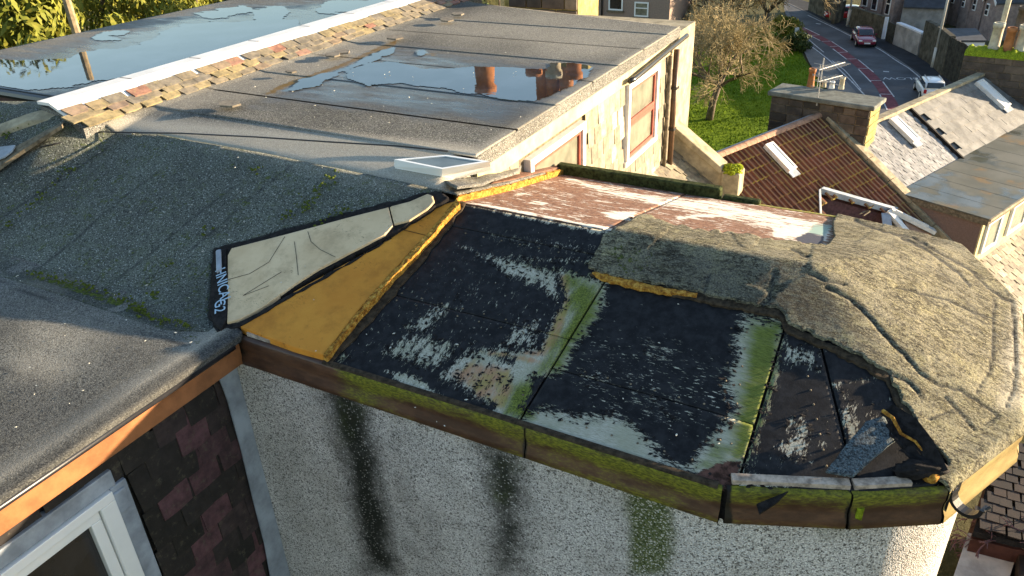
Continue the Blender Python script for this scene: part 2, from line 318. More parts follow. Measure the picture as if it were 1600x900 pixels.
def mat_slate(name, stops, tint=None, sc=9):
    m = NT(name, .7, .4); c = m.cr(m.rnd(), stops); n = m.noise(sc, 6, .7)
    c = m.mix(1., c, m.mix(m.ramp(n, .3, .7), (.55,)*3, (1.35, 1.3, 1.25)), 'MULTIPLY')
    if tint: c = m.mix(m.ramp(m.noise(sc*1.7, 5, .7), .55, .7, 0, .55), c, tint)
    m.col(c); m.bump(m.noise(40, 5, .7), .5, .004); return m.m
MT['slate_kerb'] = mat_slate('slate_kerb', [(0, (.15, .14, .12)), (.45, (.21, .18, .13)), (.7, (.24, .20, .11)), (.86, (.20, .15, .12)), (.93, (.27, .13, .095)), (1, (.26, .15, .11))], (.30, .26, .12))
MT['slate_dark'] = mat_slate('slate_dark', [(0, (.012, .011, .010)), (.45, (.022, .018, .018)), (.68, (.042, .028, .03)), (.86, (.08, .036, .045)), (1, (.13, .06, .07))], (.10, .085, .06))
MT['slate_light'] = mat_slate('slate_light', [(0, (.17, .145, .11)), (.5, (.24, .21, .15)), (.8, (.31, .27, .19)), (1, (.42, .38, .28))], (.36, .31, .16))
MT['slate_grey'] = mat_slate('slate_grey', [(0, (.13, .13, .135)), (1, (.25, .24, .225))])
MT['lead'] = plain('grey_lead', (.27, .31, .36), .55, .5, .3, 4, metal=.0, bump=.3)
MT['white_metal'] = plain('white_flashing', (.74, .73, .70), .5, .4, .1, 3, bump=.1)
MT['upvc'] = plain('white_upvc', (.80, .81, .80), .3, .5, .03, 3, bump=0)
MT['whitewood'] = plain('white_painted_wood', (.72, .70, .66), .55, .4, .12, 9, bump=.3)
MT['redwood'] = plain('red_painted_wood', (.30, .07, .045), .5, .4, .2, 9, bump=.2)
MT['cream_paint'] = plain('weathered_cream_paint', (.52, .43, .24), .7, .3, .3, 3, bump=.4)
MT['batten'] = plain('weathered_timber', (.16, .13, .09), .9, .2, .5, 14, bump=.6)
MT['palewood'] = plain('bare_pale_timber', (.38, .30, .24), .9, .2, .5, 18, bump=.6)
MT['black_plastic'] = plain('black_plastic', (.012, .012, .014), .35, .5, .3, 9, bump=.1)
MT['brown_pipe'] = plain('brown_pipe', (.10, .055, .03), .45, .4, .3, 6, bump=.1)
MT['stone'] = plain('sandstone_coping', (.34, .29, .20), .9, .2, .35, 5, bump=.8)
MT['moss'] = plain('yellow_green_moss', (.22, .27, .02), .95, .1, .6, 30, bump=1.)
MT['moss_dark'] = plain('dark_moss', (.045, .055, .02), .95, .1, .7, 20, bump=1.)
def glass(name, c, rough=.06):
    m = NT(name, rough, .7); n = m.noise(2.5, 4); m.col(m.mix(m.ramp(n, .3, .7), tuple(x*.5 for x in c), c)); return m.m
MT['glass_dark'] = glass('dark_glass', (.03, .028, .03)); MT['glass_net'] = glass('curtained_glass', (.24, .24, .18), .25); MT['glass_sky'] = glass('roof_glass', (.14, .18, .19), .3)
# ================================================================== OUR HOUSE
H = thing('house', (-6, 6, 0), 'foreground slate hung house with patched flat felt roofs and a stripped rounded bay roof', 'house')
def rag(pts, amp, seed, step=12, closed=True):
    r = random.Random(seed); out = []
    for (a, b) in zip(pts, pts[1:]+(pts[:1] if closed else [])):
        n = max(1, int(math.dist(a, b)/step))
        for i in range(n): t = i/n; out.append((a[0]+(b[0]-a[0])*t+r.uniform(-amp, amp)*(i > 0), a[1]+(b[1]-a[1])*t+r.uniform(-amp, amp)*(i > 0)))
    return out
def smin(*a, k=.02):
    r = a[0]
    for b in a[1:]:
        h = np.clip(.5+.5*(b-r)/k, 0, 1); r = b*(1-h)+r*h-k*h*(1-h)
    return r
PER = [(-.56, 3.22), (.03, 3.45), (.46, 3.70), (.81, 4.39), (.81, 5.87), (.42, 6.72), (-.54, 6.95)]
def edged(x, y, i, j):
    a = np.array(PER[i]); b = np.array(PER[j]); e = (b-a)/np.linalg.norm(b-a); n = np.array([-e[1], e[0]]); return (x-a[0])*n[0]+(y-a[1])*n[1]
def zbay(x, y):
    x = np.asarray(x, float); y = np.asarray(y, float)
    return smin(10+(y-3.22)*.32, 10+(6.95-y)*.25, 10+edged(x, y, 0, 1)*.33, 10+edged(x, y, 1, 2)*.34, 10+edged(x, y, 2, 3)*.37, 10+edged(x, y, 3, 4)*.40, 10+edged(x, y, 4, 5)*.34, 10+edged(x, y, 5, 6)*.28)
def zmain(x, y):
    x = np.asarray(x, float); y = np.asarray(y, float)
    lf = .29*np.clip((-7.30-x)/.40, 0, 1)*np.clip((5.35-y)/.7, 0, 1)*np.clip((y-3.7)/.85, 0, 1)
    s = 10+(y-3.2)*.36+lf; lo = 10+.02*fbm(x, y, 1.2, 2, 5); z = -smin(-s, -lo, k=.08)
    cap = 10.62+lf*1.2+np.clip((y-4.9)/.55, 0, 1)*.085
    return smin(z, cap, k=.02)+0*x
onb = lambda x, y: on(x, y, zbay)[:2]
onm = lambda x, y: on(x, y, zmain, 10.3)[:2]
onf = lambda x, y: Z(x, y, 10.7)[:2]
# ---- top flat roof, strips of felt lapped along X
PUD = [[(437,143),(470,128),(540,104),(600,79),(622,70),(612,82),(575,98),(545,110),(505,122),(498,132),(460,143)],
 [(535,110),(575,99),(610,99),(657,108),(695,111),(742,107),(800,107),(850,109),(862,101),(895,101),(924,108),(917,120),(885,136),(862,146),(832,155),(787,153),(750,143),(722,143),(700,136),(625,126),(575,131),(545,120)],
 [(648,78),(662,76),(672,84),(655,86)]]
def m_top(px, V):
    dr = paint(px, [([(640,8),(760,2),(735,22),(680,24)], 10, .7), ([(620,45),(800,60),(860,90),(760,100),(620,80)], 14, .35), ([(380,150),(600,140),(900,170),(820,205),(560,190),(330,170)], 22, .45), ([(880,95),(960,95),(900,135)], 12, .5)])  # first patch paints the rear chimney's shadow onto the felt
    pale = paint(px, [([(60,180),(200,180),(420,200),(730,228),(800,240),(700,300),(400,240),(100,195)], 8, .85), ([(640,20),(860,20),(1060,45),(940,110),(800,85),(680,70)], 30, .35), ([(1060,40),(1070,50),(770,240),(740,235),(900,130)], 5, .5), ([(120,178),(500,60),(680,30),(650,55),(480,125),(380,160),(200,185)], 8, .35)])  # drier band and verge strip also paled with painted sunlight
    moss = paint(px, [([(440,155),(560,170),(640,200),(700,225),(560,200),(440,180)], 20, .42), ([(680,205),(770,200),(740,225)], 8, .4)])
    wet = paint(px, [(p, 5, .9) for p in PUD]); halo = paint(px, [([(380,170),(420,140),(600,62),(760,80),(970,95),(880,165),(780,200),(600,185),(450,170)], 25, .50)])
    silt = paint(px, [([(405,150),(440,130),(530,100),(600,68),(625,60),(618,72),(540,104),(460,132),(425,148)], 4, .75), ([(648,76),(690,84),(680,90),(650,84)], 3, .6)])
    return [moss, pale, dr, np.maximum(wet, halo), silt, wet*0]
seam_y = [4.9, 5.42, 6.14, 7.0, 7.92, 8.70, 9.55, 10.49, 12.2]
def zflat(k):
    def f(x, y):
        z = zmain(x, y)+.003*(k % 2)+.003*np.clip((seam_y[k+1]-np.asarray(y))/.2, 0, 1)
        dip = zbay(x, y)+.07+np.maximum(0, -(np.asarray(x)+3.36))*1.1
        return (np.minimum(z, np.maximum(dip, 10.0)) if k == 0 else z) + .02*np.clip((-7.28-np.asarray(x))/.15, 0, 1)
    return f
for k in range(8):
    y0, y1 = seam_y[k]-.0, seam_y[k+1]+.05
    if k == 0: poly = [(-8.3, 4.84), (-7.5, 4.84), (-7.0, 4.86)] + [tuple(onm(*p)) for p in [(250,211),(400,238),(520,262),(610,281),(680,297)]] + [tuple(onb(*p)) for p in [(700,312),(715,316),(800,296),(860,278)]] + [(-3.38, 5.9), (-3.4, 5.5), (-8.3, 5.5)]
    elif k == 7: poly = [(-8, y0), (-3.36, y0), (-3.36, 11.04), (-6.4, 11.7), (-8, 12.1)]
    else: poly = [(-7.9, y0), (-3.36, y0), (-3.36, y1), (-7.9, y1)]
    sheet('felt_strip', poly, zflat(k), .035, MT['felt_top'], H, .012, m_top, snap=True)
def puddle(name, lbl, px_polys, z, base, lim, res=.022):
    lo, hi = lim; nx = int((hi[0]-lo[0])/res); ny = int((hi[1]-lo[1])/res); gx, gy = np.meshgrid(lo[0]+(np.arange(nx)+.5)*res, lo[1]+(np.arange(ny)+.5)*res, indexing='ij'); c = np.stack([gx.ravel(), gy.ravel()], 1)
    P = proj(np.column_stack([c, np.full(len(c), z)])); wn = paint(P, [(p, 9, 1.05) for p in px_polys])+.8*(fbm(c[:, 0]*.35, c[:, 1]*1.6, 3., 4, 7)-.5); wn += base(P) if base else 0
    k = (wn > .5) & (c[:, 0] < -3.42); I, J = np.divmod(np.nonzero(k)[0], ny); idx = lambda i, j: i*(ny+1)+j; Q = np.stack([idx(I, J), idx(I+1, J), idx(I+1, J+1), idx(I, J+1)], 1); u, inv = np.unique(Q, return_inverse=True); Q = inv.reshape(Q.shape); X = np.stack([lo[0]+(u//(ny+1))*res, lo[1]+(u % (ny+1))*res, np.full(len(u), z)], 1)
    X[:, :2] += res*.35*(np.random.default_rng(1).random((len(X), 2))-.5)
    me = bpy.data.meshes.new(name); me.from_pydata(X.tolist(), [], Q.tolist()); me.polygons.foreach_set('use_smooth', [True]*len(Q)); tag(link(name, me, None, MT['water']), lbl, None, kind='structure')
puddle('puddle', 'rain puddle on the middle flat roof', PUD, 10.7165, lambda P: paint(P, [([(560,120),(700,100),(930,100),(900,140),(780,150),(640,135)], 12, .12)]), ((-7.2, 5.6), (-3.4, 10.2)))
# torn band above the bay
sb = sheet('felt_flap', [tuple(onb(*p)) for p in [(690,303),(705,297),(765,285),(800,268),(812,262),(822,268),(810,290),(740,314),(716,318)]], lambda x, y: zbay(x, y)+.12+.03*fbm(x, y, 5, 3, 9), .02, MT['felt_plain'], H, .02)
sheet('brown_board_strip', [tuple(onb(*p)) for p in [(765,262),(830,252),(905,268),(900,274),(873,272),(800,293),(765,300)]], lambda x, y: zbay(x, y)+.075, .03, MT['sunboard'], H, .05, lambda px, V: [px[:, 0]*0-.6, px[:, 0]*0, px[:, 0]*0])
sheet('foam_edge', [tuple(onb(*p)) for p in [(708,307),(716,318),(742,312),(800,298),(880,273),(898,266),(872,267),(800,290),(740,304),(722,308)]], lambda x, y: zbay(x, y)+.04+.03*fbm(x, y, 26, 3, 2), .012, MT['foam'], H, .06)
# ---- standing puddles as thin water sheets are part of the wet felt; loose slates and debris later
# ---- ridge kerb: white flashing and slates
mk = MB()
ys = np.linspace(4.58, 12.4, 9)
for i in range(8):
    mb = MB(); y0, y1 = ys[i], ys[i+1]+.02; k = i*.0015
    mb.prism([(-7.64+k, y0, 10.815), (-7.60+k, y0, 10.82), (-7.82+k, y0, 10.93), (-8.02, y0, 10.93), (-8.02, y0, 10.90), (-7.84, y0, 10.90)], (0, y1-y0, 0)); mb.build('ridge_flashing', MT['white_metal'], H)
MB().prism([(-7.42, 4.6, 10.62), (-7.42, 4.6, 10.71), (-7.66, 4.6, 10.83), (-8.02, 4.6, 10.88), (-8.02, 4.6, 10.0), (-7.6, 4.6, 10.0)], (0, 7.9, 0)).build('ridge_kerb', MT['felt_plain'], H)
def slate_mesh(name, w, h, t, seed, mat, k=1.):
    r = random.Random(seed); ru = r.uniform; r.uniform = lambda a, b: ((a+b)/2 if abs(a) < .3 else 1.)*(1-k)*(0 if abs(a) < .3 and a <= 0 else 1)+ru(a, b)*k
    c = [(-w/2, 0), (-w/2+r.uniform(0, .1)*w, -h*r.uniform(.9, 1.0)), (w*r.uniform(-.2, .2), -h*r.uniform(.96, 1.03)), (w/2-r.uniform(0, .16)*w, -h*r.uniform(.88, 1.0)), (w/2, -h*.7*r.uniform(.7, 1)), (w/2, 0)]
    mb = MB(); mb.prism([(x, y, 0) for x, y in c], (0, 0, t)); me = mb.mesh(name); bm = bmesh.new(); bm.from_mesh(me); bmesh.ops.recalc_face_normals(bm, faces=bm.faces); bm.to_mesh(me); bm.free(); me.materials.append(mat); return me
def lay(parent, name, meshes, p0, along, down, nrm, gauge, width, rows, cols, tilt=.06, skip=None, jit=.02, lim=300, wj=.12):
    """lay slates in rows; unit vectors along / down / nrm; local mesh x=along, -y=down, z=nrm"""
    p0 = np.array(p0, float); A = np.array(along, float); A /= np.linalg.norm(A); D = np.array(down, float); D /= np.linalg.norm(D); N = np.array(nrm, float); N /= np.linalg.norm(N); off = offs(parent); n = 0; extra = MB()
    for r in range(rows):
        for c in range(cols+1):
            a = (c-(.5 if r % 2 else 0)+random.uniform(-wj, wj))*width; p = p0+A*a+D*(r*gauge+random.uniform(-jit, jit)*.5)+N*random.uniform(0.0, .004)
            if skip and skip(p, r, c): continue
            tl = tilt+random.uniform(-.015, .02); y = -D*math.cos(tl)-N*math.sin(tl)*-1; y = -D*math.cos(tl)+N*-math.sin(tl)
            rz = random.uniform(-.03, .03); x = A*math.cos(rz)+y*math.sin(rz); z = np.cross(x, y); z /= np.linalg.norm(z)
            if z@N < 0: x = -x; z = -z
            y = np.cross(z, x); q = p-off; M = Matrix(((x[0], y[0], z[0], q[0]), (x[1], y[1], z[1], q[1]), (x[2], y[2], z[2], q[2]), (0, 0, 0, 1)))
            me = random.choice(meshes)
            if n < lim: o = link(name, me, parent); o.matrix_basis = M; n += 1
            else:
                vs = [tuple(np.array((M @ v.co)[:])+off) for v in me.vertices]; extra.add(vs, [tuple(f.vertices) for f in me.polygons])
    if extra.v: tag(extra.build(name+'s', meshes[0].materials[0], parent, fix=False), kind='stuff')
ks = [slate_mesh('kerb_slate', .235, .145, .016, i, MT['slate_kerb']) for i in range(5)]
kd = np.array([.24, 0, -.13]); kn = np.cross([0, 1, 0], kd); kn = kn if kn[2] > 0 else -kn
lay(H, 'kerb_slate', ks, (-7.68, 4.72, 10.86), (0, 1, 0), kd, kn, .093, .24, 3, 31, tilt=.10, jit=.02, wj=.15)
# ---- west flat roof beyond the ridge
PW = [[(0,97),(50,99),(110,100),(130,85),(160,81),(185,81),(225,72),(265,50),(287,41),(350,38),(462,38),(470,50),(400,68),(345,80),(287,99),(240,110),(185,118),(125,128),(62,135),(0,133)], [(396,16),(440,13),(448,19),(436,26),(398,25)], [(150,52),(200,48),(185,56),(150,58)], [(520,4),(640,0),(600,12),(500,14)], [(300,20),(380,10),(395,16),(330,30)]]
def m_west(px, V):
    wet = paint(px, [(p, 4, .9) for p in PW]); halo = paint(px, [([(0,85),(150,50),(300,10),(640,-20),(640,30),(400,75),(100,160),(-60,150)], 25, .62)])
    return [px[:, 0]*0, paint(px, [([(0,80),(200,35),(330,10),(300,30),(180,55),(60,90)], 12, .3)]), paint(px, [([(0,130),(400,70),(640,0),(640,20),(300,120),(60,165)], 10, .6)]), np.maximum(wet, halo), px[:, 0]*0, px[:, 0]*0]
puddle('puddle', 'large rain puddle on the west flat roof beyond the white ridge flashing', PW, 10.706, lambda P: paint(P, [([(0,100),(150,70),(350,30),(640,-5),(640,20),(400,60),(100,140),(0,140)], 20, .40)]), ((-12.1, 5.35), (-8.05, 12.5)), .03)
sheet('west_flat_roof', [(-12.2, 5.3), (-8.0, 5.3), (-8.0, 12.6), (-11.9, 12.6), (-12.0, 10)], lambda x, y: 10.7+0*x, .045, MT['felt_top'], H, .12, m_west)
MB().box((-12.1, 5.38, 0), (-8.02, 12.5, 10.58)).build('west_wall', MT['slate_dark'], H)
mb = MB(); mb.tube([(-12.25, 5.24, 10.66), (-8.1, 5.24, 10.66)], .05, 8); mb.build('gutter', MT['black_plastic'], H)
# ---- shaded slope and lower flat roof
def m_slope(px, V):
    moss = paint(px, [([(45,425),(110,440),(200,470),(240,490),(230,500),(150,470),(60,440)], 5, .62), ([(440,345),(480,300),(540,270),(500,320),(450,350)], 10, .42), ([(0,340),(60,320),(110,260),(100,290),(40,350)], 8, .42), ([(520,330),(560,320),(545,342),(500,350)], 6, .5), ([(230,455),(250,455),(250,470),(235,470)], 3, .6), ([(80,265),(130,225),(160,215),(110,260),(100,275)], 6, .45)])
    pale = paint(px, [([(380,235),(690,290),(600,300),(450,262),(300,225)], 10, .20), ([(60,430),(130,440),(90,460),(30,445)], 8, .3)])
    dark = paint(px, [([(270,440),(330,430),(325,540),(250,500)], 25, .5), ([(0,400),(120,445),(320,510),(300,530),(100,470),(0,430)], 10, .6), ([(0,205),(60,240),(0,300)], 10, .5)])
    seams = [[(170,230),(110,270),(0,342)], [(250,267),(190,310),(125,368),(60,420)], [(365,292),(300,342),(230,400),(150,462)], [(455,258),(380,320),(300,390)]]
    dark = np.maximum(dark, np.max([np.clip(1.4-ldist(px, s)/1.3, 0, .9) for s in seams], 0))
    return [moss, pale, dark]
edge = [tuple(onm(*p)) for p in [(692,299),(640,312),(560,330),(470,352),(400,372),(352,388),(334,394),(331,440),(326,498),(340,520)]]
sheet('felt_slope', [(-8.35, 4.90), (-7.5, 4.90), (-7.0, 4.90)]+[tuple(onm(*p)) for p in [(250,211),(400,238),(520,262)]]+edge+[(-4.6, 3.0), (-9.6, 3.0), (-9.6, 4.4)], lambda x, y: zmain(x, y)+.012*fbm(x, y, 2.5, 3, 3), .03, MT['felt_slope'], H, .04, m_slope)
def m_low(px, V):
    e = np.clip((V[:, 0]+4.42)/.2, 0, 1)*np.clip((-4.12-V[:, 0])/.08, 0, 1)
    pale = np.maximum(.55*e, paint(px, [([(20,480),(200,500),(260,560),(150,560),(30,560)], 40, .22), ([(100,730),(330,560),(350,540),(240,590),(120,690)], 12, .2), ([(20,555),(60,545),(120,570),(90,600),(20,590)], 14, .3)]))
    dark = np.maximum(paint(px, [([(-80,590),(60,590),(200,620),(130,680),(0,740),(-80,760)], 35, .62), ([(150,540),(200,520),(260,560),(190,590),(130,590)], 25, .45), ([(-50,500),(30,490),(40,530),(-50,550)], 20, .45)]), np.clip((V[:, 0]+4.2)/.1, 0, 1)*.8)
    seams = [[(-40,425),(25,450),(150,498),(295,542)], [(-60,552),(0,575),(40,590),(90,610)]]
    dark = np.maximum(dark, np.max([np.clip(1.5-ldist(px, s)/1.3, 0, .95) for s in seams], 0))
    return [paint(px, [([(250,505),(345,520),(300,560),(280,540)], 12, .42)]), pale, dark]
sheet('lower_flat_roof', [(-9.6, -1.2), (-4.04, -1.2), (-4.04, 3.2), (-4.25, 3.25), (-9.6, 3.25)], lambda x, y: zmain(x, y)+.012*np.clip((x+4.35)/.15, 0, 1)*np.clip((-4.06-x)/.06, 0, 1)+.004, .03, MT['felt_low'], H, .05, m_low)
sheet('tar_strip', [tuple(onm(*p)) for p in rag([(334,391),(420,369),(560,331),(680,301),(702,312),(690,320),(620,366),(500,430),(400,490),(360,512),(340,522),(326,498),(330,440)], 1.6, 77, 9)], lambda x, y: zmain(x, y)+.016+.006*fbm(x, y, 12, 3, 8), .012, MT['tar'], H, .03)
zc = lambda x, y: zmain(x, y)+.035
for c in [[(356,399),(362,388),(440,368),(500,352),(540,341),(607,324),(614,352),(602,366),(542,397),(502,418),(462,443),(410,480),(372,500),(355,504)], [(609,323),(640,315),(668,303),(676,306),(679,315),(668,326),(640,344),(616,350)]]:
    sheet('insulation_board', [tuple(on(*p, zc, 10.3)[:2]) for p in c], zc, .012, MT['cream'], H, .03)
mb = MB()
for cr_ in [[(357,437),(390,428),(420,410),(445,370)], [(481,362),(486,378),(500,390),(524,402)], [(460,378),(463,400),(466,430)], [(420,447),(380,462),(440,425)]]:
    mb.tube([on(*p, zc, 10.3)+np.array([0, 0, .002]) for p in cr_], .0018, 4)
mb.build('crack', MT['tar'], H, fix=False)
zo = lambda x, y: np.maximum(zbay(x, y)+.05, 0)
om = [(372,509),(420,480),(470,450),(540,412),(610,373),(655,338),(690,320),(716,313),(700,335),(668,368),(640,395),(600,440),(560,485),(506,555),(460,543),(410,524)]
sheet('insulation_board', [tuple(on(*p, zo, 10.3)[:2]) for p in om], zo, .014, MT['orange'], H, .055)
mb = MB(); mb.tube([on(*p, zo, 10.3)+np.array([0, 0, .003]) for p in [(614,356),(640,362),(665,368)]], .0022, 4); mb.build('crack', MT['tar'], H, fix=False)
zf_ = lambda x, y: zbay(x, y)+.053+.012*fbm(x, y, 45, 3, 4)
sheet('foam_edge', [tuple(on(*p, zf_, 10.3)[:2]) for p in rag([(714,309),(719,318),(689,350),(670,374),(637,409),(597,452),(557,497),(510,558),(505,554),(555,491),(598,440),(640,394),(668,365)], 1.5, 3)], zf_, .007, MT['foam'], H, .06)
sheet('tar_strip', [tuple(onb(*p)) for p in rag([(716,312),(728,320),(700,360),(660,412),(600,480),(556,530),(520,566),(505,566),(560,500),(620,432),(690,350)], 2, 5)], lambda x, y: zbay(x, y)+.012, .014, MT['tar_edge'], H, .02)
sheet('tar_strip', [tuple(on(*p, zo, 10.3)[:2]) for p in rag([(345,514),(380,502),(430,474),(500,436),(560,402),(610,370),(612,373),(560,405),(500,440),(430,479),(375,511),(352,518)], 1.8, 6)], lambda x, y: zbay(x, y)+.052+.008*fbm(x, y, 30, 3, 8), .009, MT['tar'], H, .05)
# printed black tape with pale lettering at the left of the cream board
zt = lambda x, y: zmain(x, y)+.036
sheet('printed_tape', [tuple(on(*p, zt, 10.3)[:2]) for p in [(336,392),(353,388),(355,440),(354,500),(345,514),(334,505),(326,478),(331,440)]], zt, .012, MT['tar'], H, .02)
zp = lambda x, y: zmain(x, y)+.055
sheet('grey_offcut', [tuple(on(*p, zp, 10.3)[:2]) for p in [(337,391),(345,389),(346,420),(338,424)]], zp, .01, MT['lead'], H, .03)
MT['print_blue'] = plain('pale_blue_print', (.35, .50, .62), .6, .3, .2, 40, bump=0)
def text_on(txt, size, P, xd, nd, mat, name, parent, thick=.001, flip=False):
    cu = bpy.data.curves.new('t', 'FONT'); cu.body = txt; cu.size = size; cu.align_x = 'LEFT'; cu.extrude = thick
    o = bpy.data.objects.new('t', cu); COL.objects.link(o); dg = bpy.context.evaluated_depsgraph_get(); me = bpy.data.meshes.new_from_object(o.evaluated_get(dg)); bpy.data.objects.remove(o)
    x = Vector(xd).normalized(); z = Vector(nd).normalized(); y = z.cross(x).normalized(); z = x.cross(y)
    M = Matrix(((x[0], y[0], z[0], P[0]), (x[1], y[1], z[1], P[1]), (x[2], y[2], z[2], P[2]), (0, 0, 0, 1))); me.transform(M); me.transform(Matrix.Translation(-Vector(offs(parent).tolist()) if parent else Vector()))
    me.materials.clear(); me.materials.append(mat); return link(name, me, parent)
ta, tb = on(345, 426, zt, 10.3), on(343, 500, zt, 10.3); dn = tb-ta
text_on('HNICAL', .12, ta+np.array([-.06, 0, .006]), dn+np.array([.10, 0, 0]), (0, -.34, .94), MT['print_blue'], 'lettering', H)
text_on('G2', .12, ta+dn*.66+np.array([-.05, 0, .006]), dn, (0, -.34, .94), MT['print_blue'], 'lettering', H)
# ---- bay boards
BM = dict(
 bare=[([(746,399),(800,402),(868,426),(876,445),(868,470),(850,450),(800,436),(775,415)], 5, .75), ([(626,512),(668,486),(712,462),(700,490),(668,521),(645,518)], 5, .62), ([(590,548),(645,518),(700,530),(718,536),(692,572),(664,578),(600,555)], 5, .60),
  ([(688,590),(710,560),(735,540),(770,548),(812,572),(806,612),(780,640),(745,625),(705,598)], 6, .72), ([(600,577),(650,588),(694,622),(640,612)], 3, .8), ([(632,590),(640,582),(662,592)], 3, .8), ([(798,505),(846,498),(838,545),(778,545)], 5, .55),
  ([(760,360),(940,384),(925,402),(850,394),(770,378)], 9, .40), ([(712,382),(760,396),(800,402),(930,402),(935,412),(870,412),(760,404)], 3, .6), ([(520,548),(560,556),(545,572),(522,566)], 5, .55), ([(700,470),(760,430),(740,470),(700,500)], 12, .36), ([(722,318),(960,362),(950,369),(800,339)], 2, .7),
  ([(868,420),(948,440),(942,480),(905,520),(890,560),(880,582),(830,592),(812,660),(770,650),(790,600),(806,560),(740,548),(845,548),(862,505),(885,470),(880,440)], 6, 1.0),
  ([(1160,496),(1226,500),(1220,560),(1190,660),(1160,740),(1130,765),(1075,735),(1100,700),(1150,640),(1135,600),(1150,560),(1150,530)], 9, 1.0),
  ([(815,650),(850,640),(900,652),(960,648),(1010,680),(1040,722),(1080,738),(1140,770),(1100,760),(900,700),(815,670)], 8, .95), ([(925,470),(945,440),(935,500),(905,535),(885,545)], 5, .8), ([(1010,530),(1060,540),(1045,560),(1000,555)], 8, .52), ([(900,575),(960,590),(940,610),(905,600)], 8, .5), ([(980,590),(1040,620),(1060,660),(1010,640)], 14, .45)],
 green=[([(880,425),(945,440),(940,500),(900,545),(880,585),(830,590),(850,560),(880,500),(885,450)], 20, .95), ([(760,404),(870,412),(930,404),(945,440),(880,430)], 8, .55), ([(1170,496),(1228,500),(1222,560),(1205,640),(1172,720),(1135,730),(1150,640),(1162,560)], 20, 1.0), ([(820,655),(900,690),(1000,715),(1120,750),(1060,745),(900,705),(815,672)], 18, .7), ([(1110,690),(1160,690),(1130,740),(1080,735)], 12, .6), ([(800,600),(850,585),(835,660),(785,650)], 14, 1.0), ([(520,545),(560,556),(548,575),(515,566)], 8, .5)],
 speck=[([(560,470),(720,380),(900,420),(850,520),(700,560),(540,560)], 20, .22), ([(900,500),(1150,560),(1120,700),(900,640)], 30, .34), ([(740,350),(940,380),(930,410),(760,380)], 10, .3)],
 tan=[([(845,545),(862,505),(880,465),(870,425),(890,430),(893,480),(875,530),(850,560),(790,550)], 6, .8), ([(700,585),(740,560),(800,575),(806,610),(785,645),(745,622)], 10, .75), ([(740,545),(790,548),(850,560),(846,572),(760,556)], 5, .6), ([(850,690),(900,700),(960,712),(900,712)], 10, .4)],
 rot=[([(1082,742),(1120,722),(1160,718),(1150,765),(1100,765)], 8, .85), ([(505,556),(520,572),(640,606),(820,662),(960,708),(1135,764),(1135,775),(820,675),(500,566)], 3, .62)])
BM['bare'] += [([(1222,528),(1282,548),(1282,580),(1216,566)], 6, .55), ([(1210,720),(1235,650),(1262,640),(1268,722)], 7, .60), ([(1310,600),(1326,618),(1348,680),(1322,690)], 6, .62), ([(1148,738),(1200,742),(1262,760),(1150,766)], 5, .72), ([(1290,600),(1380,585),(1380,592),(1295,606)], 3, .5), ([(1300,640),(1400,618),(1400,624),(1305,650)], 3, .48), ([(1345,640),(1400,650),(1400,680),(1360,680)], 10, .4), ([(1275,660),(1290,640),(1300,680),(1285,700)], 5, .45)]
BM['bare'] = [(p, f*2.3, v) for p, f, v in BM['bare']]
def m_bay(px, V): return [paint(px, BM['bare']), paint(px, BM['green']), paint(px, BM['speck']), paint(px, BM['tan']), paint(px, BM['rot']), px[:, 0]*0]
xb = lambda y: -2.02+(4.75-y)*-.02; 
pB1, pB2 = onb(945, 440), onb(812, 657); pC1, pC2 = onb(1224, 520), onb(1152, 758); pD1, pD2 = onb(1284, 545), onb(1342, 762)
def xl(p, q, y): return p[0]+(q[0]-p[0])*(y-p[1])/(q[1]-p[1])
g = .008
def brd(mat, poly, dz=0): sheet('roof_board', poly, lambda x, y: zbay(x, y)+dz, .016, MT[mat], H, .02, m_bay, smooth=True)
ys_ = 3.86
brd('board_a', [(-3.45, ys_+g), (xl(pB1, pB2, ys_)-g, ys_+g), (xl(pB1, pB2, 4.42)-g, 4.42), (xl(pB1, pB2, 4.42)-g, 4.60), (-3.45, 4.60)])
brd('board_a', [(-3.45, 4.60+.006), (-1.7, 4.60+.006), (-1.7, 4.85), (-3.45, 4.85)], .002)
brd('board_a', [(-3.45, 3.2), (xl(pB1, pB2, 3.2)-g, 3.2), (xl(pB1, pB2, ys_)-g, ys_), (-3.45, ys_)])
brd('board_b', [(xl(pB1, pB2, 3.2)+g, 3.2), (xl(pC1, pC2, 3.2)-g, 3.2), (xl(pC1, pC2, 3.62)-g, 3.62), (xl(pB1, pB2, 3.62)+g, 3.62)], .0)
brd('board_b', [(xl(pB1, pB2, 3.63)+g, 3.628), (xl(pC1, pC2, 3.63)-g, 3.628), (xl(pC1, pC2, 4.7)-g, 4.7), (-1.7, 4.80), (-1.7, 4.6), (xl(pB1, pB2, 4.6)+g, 4.6)], .0)
brd('board_c', [(xl(pC1, pC2, 3.2)+g, 3.2), (-.56, 3.22), (pD2[0]-g, pD2[1]-.03), (pD1[0]-g, pD1[1]), (pD1[0]-.1, pD1[1]+.5), (xl(pC1, pC2, 4.6)+g, 4.6)])
brd('board_c', [(pD2[0]+g, pD2[1]-.03), (.40, 3.68), (.62, 4.0), (.5, 4.9), (-.3, 4.9), (pD1[0]+g, pD1[1])], .003)
sheet('roof_deck', [(-3.4, 3.3), (-.5, 3.3), (.4, 3.75), (.75, 4.4), (.75, 5.8), (.4, 6.65), (-.5, 6.88), (-3.4, 6.88)], lambda x, y: zbay(x, y)-.025, .06, MT['tar'], H, .05)
